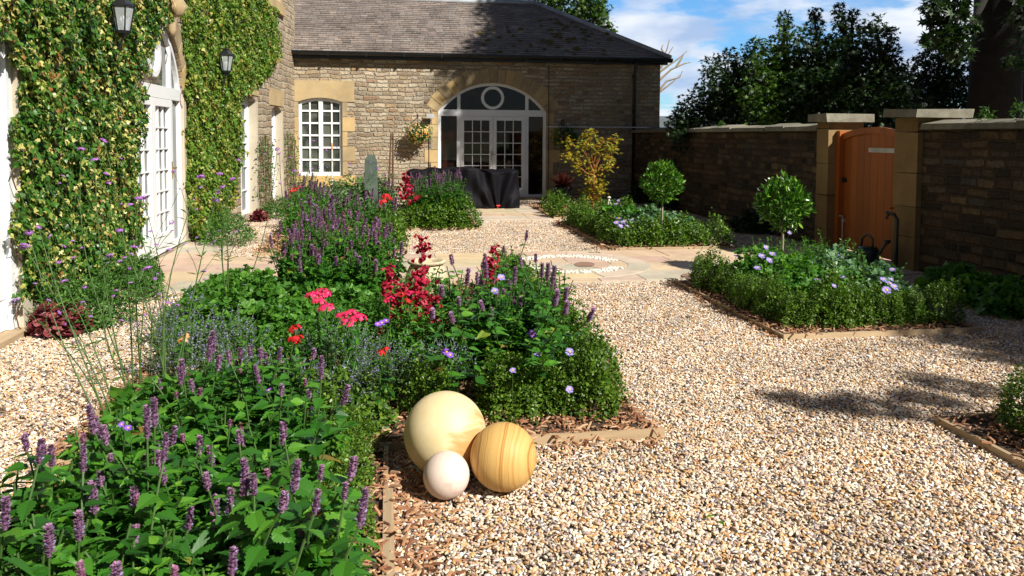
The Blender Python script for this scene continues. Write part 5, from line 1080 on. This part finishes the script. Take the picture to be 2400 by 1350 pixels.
# house-foot plants
def hp(u,v,z=0): p=G(u,v,z); return p
HFP=[(195,765,.36,.36,.34,'left of the french doors beside the dark red leaved plant'),(290,700,.38,.42,.34,'left of the french doors under the ivy'),(335,668,.2,.3,.25,'close against the left french door'),(535,572,.36,.5,.42,'right of the french doors under the ivy'),(655,510,.38,.45,.34,'at the foot of the second narrow window'),(700,500,.3,.3,.4,'in the corner where the two buildings meet')]
for i,(u,v,rx,ry,h,w_) in enumerate(HFP):
    p=hp(u,v); mound('soft_green_plant',p[0]-.0,p[1],rx,ry,h,2800,.045,T_LANC,M_FERN,'soft bright green plant '+w_,'leafy plant',550+i,'green plants along the house foot',upb=.9,lump=.25)
for i,(u,v,s_,w_) in enumerate([(132,790,.20,'by the near doorway, the larger one'),(605,520,.15,'below the narrow windows, the smaller one')]):
    p=hp(u,v); mound('dark_red_plant',p[0],p[1]+.1,s_,s_,s_*.95,420,.062,T_ROUND,M_HEU,'dark red round leaved plant '+w_,'leafy plant',560+i,'dark red leaved plants',upb=1.1)
# right wall foot plants
for i,(u,v,rx,h,w_) in enumerate([(2240,690,.3,.25,'left'),(2320,715,.35,.25,'middle'),(2400,740,.35,.25,'right')]):
    p=G(u,v); mound('shade_plant',p[0],p[1],rx,rx,h,900,.08,T_IVY,M_GER,f'{w_} dark leafy plant at the shaded foot of the right garden wall','leafy plant',565+i,'plants at the foot of the right wall')
for i,(u,v,rx,h,w_) in enumerate([(1655,500,.3,1.1,'tall climber on the wall left of the gate'),(1560,480,.35,.35,'low dark plant at the far end of the garden wall'),(1750,560,.35,.3,'low dark plant at the wall behind the nearer bay tree')]):
    p=G(u,v); mound('wall_shrub',XR-.2,min(p[1]+.8,18.5),.18 if i==0 else rx,rx,h,900,.08,T_OV,M_SYC,w_,'leafy plant',570+i)
# climbers
def climber(u0,v0,u1,v1,seed,label):
    r=R(seed); a0,b0=hbp(u0,v0); a1,b1=hbp(u1,v1); root=empty('climbing_plant',HB.P((a0+a1)/2,0,.05),label,'climbing plant','climbers between the narrow windows'); st=MB(); q=MB()
    for k in range(5):
        a=a0+(a1-a0)*k/4; pts=[HB.P(a+r.normal()*.05,z,.05+r.uniform(0,.05)) for z in np.linspace(.0,b0*r.uniform(.85,1.),7)]; st.tube(pts,.01,4,False)
        n=90; t_=r.uniform(.25,1,n); P=np.stack([np.interp(t_*6,range(7),np.array(pts)[:,j]) for j in range(3)],1)+r.normal(size=(n,3))*.06; P[:,0]=np.maximum(P[:,0],XL+.1); leaves(q,P,rdir(r,n),rdir(r,n)+[1,0,.3],.06,T_OV)
    part('stems',st.me(),M_RUST,root); part('leaves',q.me(),M_FERN,root)
climber(602,310,628,480,581,'thin climbing plant on the wall between the two narrow windows'); climber(667,305,686,440,582,'thin climbing plant in the corner beside the paned window')
# ---- ivy
def inpoly(P,poly):
    x,y=P[:,0],P[:,1]; c=np.zeros(len(P),bool); n=len(poly)
    for i in range(n):
        x0,y0=poly[i];x1,y1=poly[(i+1)%n]; m_=((y0>y)!=(y1>y))&(x<(x1-x0)*(y-y0)/(y1-y0+1e-12)+x0); c^=m_
    return c
def ivy(pls,polys,dens,seed,mt,label,size=.05,xl=.12):
    r=R(seed); root=empty('ivy',(XL+.05,9 if pls is HA else 14,0),label,'climbing plant'); q=MB(); st=MB()
    W_=[pls.px(u,v,.06) for u,v in polys]; W_=np.array(W_); lo,hi=W_.min(0),W_.max(0); n=int((hi-lo).prod()*dens); P=r.uniform(lo,hi,(n,2)); jag=P+np.stack([.09*np.sin(P[:,1]*9)+.05*np.sin(P[:,1]*23+1),.08*np.sin(P[:,0]*8)+.05*np.sin(P[:,0]*21)],1)*.7
    P=P[inpoly(jag,list(map(tuple,W_)))]; n=len(P)
    bulk=.06+.06*np.sin(P[:,0]*5+1+np.sin(P[:,1]*3))*np.sin(P[:,1]*6+np.sin(P[:,0]*4))+.05*np.sin(P[:,0]*17+P[:,1]*5)*np.sin(P[:,1]*15+2); c=.012+np.clip(bulk,.02,.2)*r.uniform(0,1,n)**.5*1.4
    W3=pls.O+pls.H*P[:,0:1]+pls.Z*P[:,1:2]+pls.N*c[:,None]
    N=norm(pls.N+r.normal(size=(n,3))*.42+[0,0,.35]); D=norm(r.normal(size=(n,3))*.55+[0,0,-.9]); leaves(q,W3,D,N,size*r.uniform(.35,1.0,n)**.8*1.45,T_IVY); part('leaves',q.me(),mt,root)
    for k in range(60):
        i=r.randint(n); p=P[i]; pts=[pls.P(p[0]+.15*math.sin(j*1.3+k),p[1]-j*.12,.015) for j in range(6)]; st.tube(pts,.006,4,False)
    part('stems',st.me(),M_RUST,root)
IL=[(-90,-170),(-90,60),(20,85),(45,112),(43,690),(75,690),(135,690),(200,700),(330,625),(325,560),(326,300),(332,190),(348,120),(372,72),(392,52),(392,-170)]
IR=[(432,-150),(424,50),(428,110),(436,200),(440,250),(440,380),(442,520),(462,578),(500,572),(525,548),(548,455),(566,390),(566,235),(592,205),(640,165),(656,90),(645,30),(612,-30),(560,-90),(500,-140)]
ivy(HA,IL,3300,601,M_IVY,'dense variegated ivy covering the house wall left of the arched french doors',.042)
ivy(HB,IR,2200,602,M_IVYW,'dense yellow green ivy covering the house wall right of the arched french doors',.047)
ivy(HA,[(440,-150),(428,50),(431,110),(436,200),(440,250),(440,575),(462,578),(448,240),(446,-140)],2000,603,M_IVYW,'narrow strip of ivy hugging the right jamb of the arched french doors',.055) if False else None
T_BAY=tmpl([(0,0,0),(.19,.3,.05),(.17,.65,.03),(0,1,-.06),(-.17,.65,.03),(-.19,.3,.05),(0,.5,-.03)],[(0,1,6),(1,2,6),(2,3,6),(3,4,6),(4,5,6),(5,0,6)])
# ---- bay standards
def bay(x,y,zc,rr_,seed,label):
    root=empty('bay_tree',(x,y,.03),label,'clipped bay tree','lollipop bay trees'); r=R(seed); q=MB(); n0=2600; d0=rdir(r,n0); ph0=r.uniform(0,6,3); f0=1+.16*np.sin(d0[:,0]*4+ph0[0])*np.sin(d0[:,2]*4+ph0[1])+.1*np.sin(d0[:,0]*9+ph0[2])*np.sin(d0[:,1]*8); rr0=rr_*.93*f0*r.uniform(.35,1,n0)**.5; P0=np.array([x,y,zc])+d0*rr0[:,None]*[1,1,1.02]; D0=norm(d0*.7+[0,0,.55]+r.normal(size=(n0,3))*.5); leaves(q,P0,D0,norm(np.cross(D0,rdir(r,n0))+d0*.5+[0,0,.3]),.066*r.uniform(.6,1.2,n0),T_BAY)
    n=90; d_=rdir(r,n); leaves(q,np.array([x,y,zc])+d_*[rr_*.86,rr_*.86,rr_*.98]*r.uniform(.8,1.16,(n,1)),d_+[0,0,.6]+r.normal(size=(n,3))*.3,np.cross(d_,rdir(r,n)),.075,T_BAY); part('crown',q.me(),M_BAY,root)
    st=MB().tube([(x,y,0),(x+.01,y,zc*.5),(x-.005,y,zc)],.014,7); part('trunk',st.me(),M_TRUNK,root)
def onY(u,y): return atY(u,400,y)[0]
p=atZc(1835,476,9.0); bay(p[0],p[1],p[2],.285,611,'nearer lollipop bay tree in front of the garden wall left of the gate')
p=atZc(1552,428,12.0); bay(p[0],p[1],p[2],.30,612,'farther lollipop bay tree near the corner of the garden wall')
# ---- golden maple
p=G(1390,490); mx_,my_=p[0],p[1]; root=empty('golden_maple',(mx_,my_,.03),'small golden orange maple with red stems beside the arched doors','maple tree'); r=R(620); st=MB(); lf=MB()
st.tube([(mx_,my_,0),(mx_+.01,my_,.5),(mx_+.02,my_,.8)],[.025,.02,.016],7)
br=[(1350,360),(1335,335),(1375,320),(1385,312),(1405,330),(1420,345),(1440,325),(1435,350),(1400,400),(1360,400),(1425,390),(1395,440),(1375,445),(1410,450),(1330,365),(1380,375),(1368,340),(1400,360),(1428,370),(1385,420),(1408,425),(1372,465),(1398,470),(1388,345),(1350,385),(1385,395)]
for i,(u,v) in enumerate(br):
    y_=my_+r.normal()*.12; e=atY(u,v,y_); z0=max(.25,min(.95,e[2]*.55)); b0=np.array([mx_+.015,my_,z0]); st.tube(curve(b0,e,r,5,.05),[.009,.007,.005,.004,.003],4,False)
    n=54; P=e+r.normal(size=(n,3))*[.075,.10,.06]; leaves(lf,P,rdir(r,n)*[1,1,.4]+[0,0,-.35],rdir(r,n)*.4+[0,-.3,1],r.uniform(.06,.10,n),T_MAPLE)
part('trunk',st.me(),M_MAPT,root); part('crown',lf.me(),M_MAP,root)
# ---- hanging baskets
def basket(u,v,seed,label,mts,R0=.24):
    yb=YF-.32; c=atY(u,v,yb); root=empty('hanging_basket',c,label,'hanging basket','hanging baskets by the arched doors'); r=R(seed)
    b=MB(); top_=c+[0,0,.38]; b.tube([(c[0],YF-.01,top_[2]-.2),(c[0],YF-.01,top_[2]+.08)],.012,5); b.tube([(c[0],YF-.01,top_[2]+.02),(c[0],YF-.2,top_[2]+.07),(c[0],yb,top_[2])],.01,5)
    for a in (0,2.1,4.2): b.tube([top_,c+[.2*math.cos(a),.2*math.sin(a),.03]],.004,4)
    part('bracket',b.me(),M_BLACKMETAL,root); k=MB(); k.lathe(c,[(.05,-.2),(.13,-.17),(.2,-.06),(.22,.02)],16); part('basket',k.me(),M_SOIL,root)
    f=MB(); dome(f,r,c,R0,.22,R0*.75,800,.055,T_OV,full=True,lump=.25); part('foliage',f.me(),mts[0],root); f=MB(); n=mts[2]; d_=rdir(r,n); leaves(f,c+d_*[R0*1.05,.24,R0*.85]*r.uniform(.85,1.15,(n,1)),np.cross(d_,rdir(r,n)),d_,.05,T_F5); part('flowers',f.me(),mts[1],root)
basket(980,312,631,'sunlit hanging basket of orange and cream flowers left of the arched doors',(M_FERN,M_FLO,230),.31); basket(1322,322,632,'shaded hanging basket of mostly green foliage right of the arched doors',(M_AGL,M_FLO,30),.34)
# ---- wall-top weeds
for i,(u,v,h,w_) in enumerate([(1692,292,.12,'green weed growing on the coping left of the gate'),(2310,272,.15,'yellow green weed growing on the coping right of the gate'),(2385,248,.2,'small fern on the coping at the right edge')]):
    p=atX(u,v,XR+.05); mound('coping_weed',p[0],p[1],.08,.09,h,110,.035,T_LANC,M_FERN,w_,'weed',640+i); bpy.data.objects[-1] if False else None
    o=[o for o in bpy.data.objects if o.get('label')==w_][0]; o.location.z=1.79
# ================================================================== TREES
def tree(name,label,trunk,blobs,seed,mt,leafs=.13,dens=1.,cat='tree',group=None,tw=.16,extra=None,limbs=True,nthick=0,thick=3.):
    dens0=dens
    """blobs: world centres with radii"""
    root=empty(name,(trunk[0],trunk[1],0),label,cat,group); r=R(seed); q=MB(); st=MB(); tx,ty,th_=trunk
    st.tube([(tx,ty,-.1),(tx+.03,ty,th_*.35),(tx-.03,ty+.02,th_*.7),(tx,ty,th_)],[tw*1.25,tw,tw*.85,tw*.5],14)
    for bi,(c,rb) in enumerate(blobs):
        c=np.array(c,float); dens=dens0*(thick if bi<nthick else 1)
        if limbs: z0=max(th_*.45,min(th_*.95,c[2]-.6*math.hypot(c[0]-tx,c[1]-ty)-.2)); st.tube(curve([tx,ty,z0],c,r,6,.06),np.linspace(min(tw*.45,.14),.015,6),6,False)
        n=int(dens*240*(rb/.3)**2*(.13/leafs)**2*.55)+30
        d_=rdir(r,n); ph=r.uniform(0,6,3); f=1+.28*np.sin(d_[:,0]*5+ph[0])*np.sin(d_[:,2]*5+ph[1]); rr2_=rb*f*r.uniform(.15,1.45,n)**.6; P=c+d_*rr2_[:,None]*[1,1,.95]
        N=norm(d_*.5+np.array([0,0,.8])+r.normal(size=(n,3))*.5); D=norm(d_+r.normal(size=(n,3))*.5+np.array([0,0,-.25])); leaves(q,P,D,N,leafs*r.uniform(.6,1.25,n),T_MAPLE)
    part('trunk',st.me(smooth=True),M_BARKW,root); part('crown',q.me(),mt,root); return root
def pb(lst,zc,jit=.5,seed=0): 
    r=R(seed); return [(atZc(u,v,zc+r.uniform(-jit,jit)),rp*zc/FP) for u,v,rp in lst]
def xy(u,zc): p=atZc(u,300,zc); return p[0],p[1]
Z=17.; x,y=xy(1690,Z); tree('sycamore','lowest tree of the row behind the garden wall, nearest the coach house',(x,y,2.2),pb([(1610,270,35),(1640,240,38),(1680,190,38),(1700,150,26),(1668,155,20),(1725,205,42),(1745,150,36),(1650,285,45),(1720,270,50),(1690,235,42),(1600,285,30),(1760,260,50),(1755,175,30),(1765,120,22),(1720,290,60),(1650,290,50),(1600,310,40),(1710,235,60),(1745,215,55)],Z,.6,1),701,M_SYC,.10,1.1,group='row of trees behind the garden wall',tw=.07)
Z=16.; x,y=xy(1835,Z); tree('sycamore','tree behind the garden wall with a bright sunlit leading shoot',(x,y,3.),pb([(1838,45,15),(1845,75,20),(1835,105,26),(1815,140,36),(1860,130,36),(1800,190,45),(1850,190,50),(1780,110,20),(1785,155,28),(1810,250,55),(1870,250,50),(1840,60,14),(1820,280,70),(1880,280,70),(1800,230,60),(1860,200,60),(1830,170,45)],Z,.5,2),702,M_SYC_SUN,.10,1.1,group='row of trees behind the garden wall',tw=.07)
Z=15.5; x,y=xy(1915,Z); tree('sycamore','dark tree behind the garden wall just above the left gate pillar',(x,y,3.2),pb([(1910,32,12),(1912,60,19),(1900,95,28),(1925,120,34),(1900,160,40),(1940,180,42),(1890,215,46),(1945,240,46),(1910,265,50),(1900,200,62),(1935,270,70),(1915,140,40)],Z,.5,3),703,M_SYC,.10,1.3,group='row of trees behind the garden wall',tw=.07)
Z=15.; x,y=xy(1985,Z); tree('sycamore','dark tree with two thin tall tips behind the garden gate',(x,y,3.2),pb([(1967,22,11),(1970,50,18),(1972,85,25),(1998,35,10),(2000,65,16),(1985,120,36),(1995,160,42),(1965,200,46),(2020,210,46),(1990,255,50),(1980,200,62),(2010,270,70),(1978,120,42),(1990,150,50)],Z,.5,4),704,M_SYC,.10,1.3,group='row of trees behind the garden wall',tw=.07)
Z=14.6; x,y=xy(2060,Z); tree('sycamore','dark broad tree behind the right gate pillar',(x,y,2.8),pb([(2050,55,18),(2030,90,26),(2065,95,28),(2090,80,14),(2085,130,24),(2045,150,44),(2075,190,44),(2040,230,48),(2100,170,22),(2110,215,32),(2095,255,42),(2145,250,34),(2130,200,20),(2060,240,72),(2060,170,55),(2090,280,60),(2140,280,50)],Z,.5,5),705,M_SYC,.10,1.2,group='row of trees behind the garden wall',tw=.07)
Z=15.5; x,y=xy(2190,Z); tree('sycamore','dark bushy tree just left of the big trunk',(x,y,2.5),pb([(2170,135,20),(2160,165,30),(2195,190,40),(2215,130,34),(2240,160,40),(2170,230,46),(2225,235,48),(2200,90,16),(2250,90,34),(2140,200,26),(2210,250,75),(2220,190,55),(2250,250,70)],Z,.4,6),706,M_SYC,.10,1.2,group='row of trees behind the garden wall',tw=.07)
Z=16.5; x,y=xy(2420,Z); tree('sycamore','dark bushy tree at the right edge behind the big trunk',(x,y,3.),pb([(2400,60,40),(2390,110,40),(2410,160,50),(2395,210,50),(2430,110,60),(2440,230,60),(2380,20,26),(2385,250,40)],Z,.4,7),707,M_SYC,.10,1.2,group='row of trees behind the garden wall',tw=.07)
# big sycamore: trunk in frame, unseen crown clumps placed to shade facade and trees
def cast(gx,gy,z): return np.array([gx+.75*z,gy-z,z])
bt=atZc(2328,250,13.6); r=R(710)
bl=[(cast(gx,gy,z),rr_) for gx,gy,z,rr_ in [(.5,23.3,11.5,1.1),(1.5,22.6,11,1.2),(2.9,21.6,10.5,1.4),(3.2,23.6,11,1.6),(1.3,25.2,12,1.5),(.2,26.6,12.2,1.2),(5,22.2,10,1.9),(5.2,24.8,11,2),(2.8,26.3,12,1.8),(7,21.2,10,1.9),(7.5,24,11,2.2),(8,18.5,9,1.7),(10,16.5,9,2.0),(10.5,20,10,2.2),(13,16,9,2.2),(12,13.5,8,1.8),(4.0,20.4,9.5,.7),(9.2,14.3,8,1.4)]]
nt_=len(bl); bl+=pb([(2180,5,14),(2185,40,16),(2205,70,20),(2230,40,26),(2225,85,22),(2245,110,26),(2262,60,24),(2240,0,30),(2180,95,14),(2395,30,26),(2400,130,30)],12.6,.3,9)
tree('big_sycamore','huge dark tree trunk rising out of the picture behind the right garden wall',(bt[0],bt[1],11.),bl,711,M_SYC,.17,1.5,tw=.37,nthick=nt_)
# unseen tree added behind the camera to throw shade beside the right wall
bl=[(cast(gx,gy,z),rr_) for gx,gy,z,rr_ in [(5.6,4.6,7,1.0),(6.4,3.2,7,1.2),(5.3,5.6,7.2,.8),(2.85,4.3,6.8,.12),(2.5,4.42,6.8,.12),(3.25,4.4,6.8,.1),(3.6,4.6,6.8,.12),(7,5,7.5,1.4),(8,3,8,1.6),(6.8,6.8,7.6,1.2)]]
tree('sycamore','unseen tree added beyond the right garden wall to shade the gravel',(12.2,-3.5,7.),bl,712,M_SYC,.15,2.6,tw=.3,group='row of trees behind the garden wall')
# tree behind the roof
Z=30.; x,y=xy(1340,Z); tree('sycamore','bright green tree showing above the coach house roof',(x,y,6.),pb([(1380,20,40),(1400,60,34),(1350,60,40),(1320,30,34),(1360,-10,45),(1425,78,16),(1300,60,40),(1400,10,22),(1250,12,24),(1230,-10,30),(1290,-20,40),(1330,110,60),(1385,100,40),(1260,50,40),(1408,40,16)],Z,.8,8),713,M_SYC_SUN,.2,1.3,group='trees behind the coach house',tw=.3)
# bare branches by the corner
root=empty('bare_tree',(*xy(1540,26),0),'bare dead branches reaching into the sky beside the coach house corner','tree'); r=R(720); st=MB()
Z=26
for pts in ([(1500,260),(1545,150),(1560,118),(1566,95)],[(1545,170),(1570,150),(1595,135),(1610,122)],[(1545,190),(1575,162),(1600,150),(1622,148)],[(1550,160),(1560,140),(1578,110)],[(1530,230),(1560,190),(1590,180),(1600,165)],[(1500,250),(1550,212),(1575,190),(1592,176)],[(1585,158),(1598,138),(1604,126)],[(1560,135),(1552,115),(1554,100)]):
    st.tube([atZc(u+r.normal()*2,v+r.normal()*2,Z) for u,v in pts],np.linspace(.045,.012,len(pts)),5,False)
x0_,y0_=xy(1540,26); st.tube([(x0_,y0_,0),atZc(1515,260,Z),atZc(1545,170,Z)],[.15,.09,.05],8); part('branches',st.me(),M_TRUNK,root)
# fallen leaf
p=G(1655,1225); q=MB(); leaves(q,[[p[0],p[1],.022],[p[0]+.04,p[1]-.03,.02]],[[1,.3,.1],[.2,-1,.1]],[[.2,.2,1],[0,.3,1]],[.05,.045],T_OV); top('fallen_leaf',q.me(),M_GER,'small green leaf lying alone on the gravel in the foreground','leaf',base=(p[0],p[1],.02))
# ------------------------------------------------------------------ render
for o in COL.objects:
    if o.get('label') and not 4<=len(o['label'].split())<=16: print('LONG',o.name,o['label'])
SC.render.engine='CYCLES'; SC.cycles.use_denoising=True
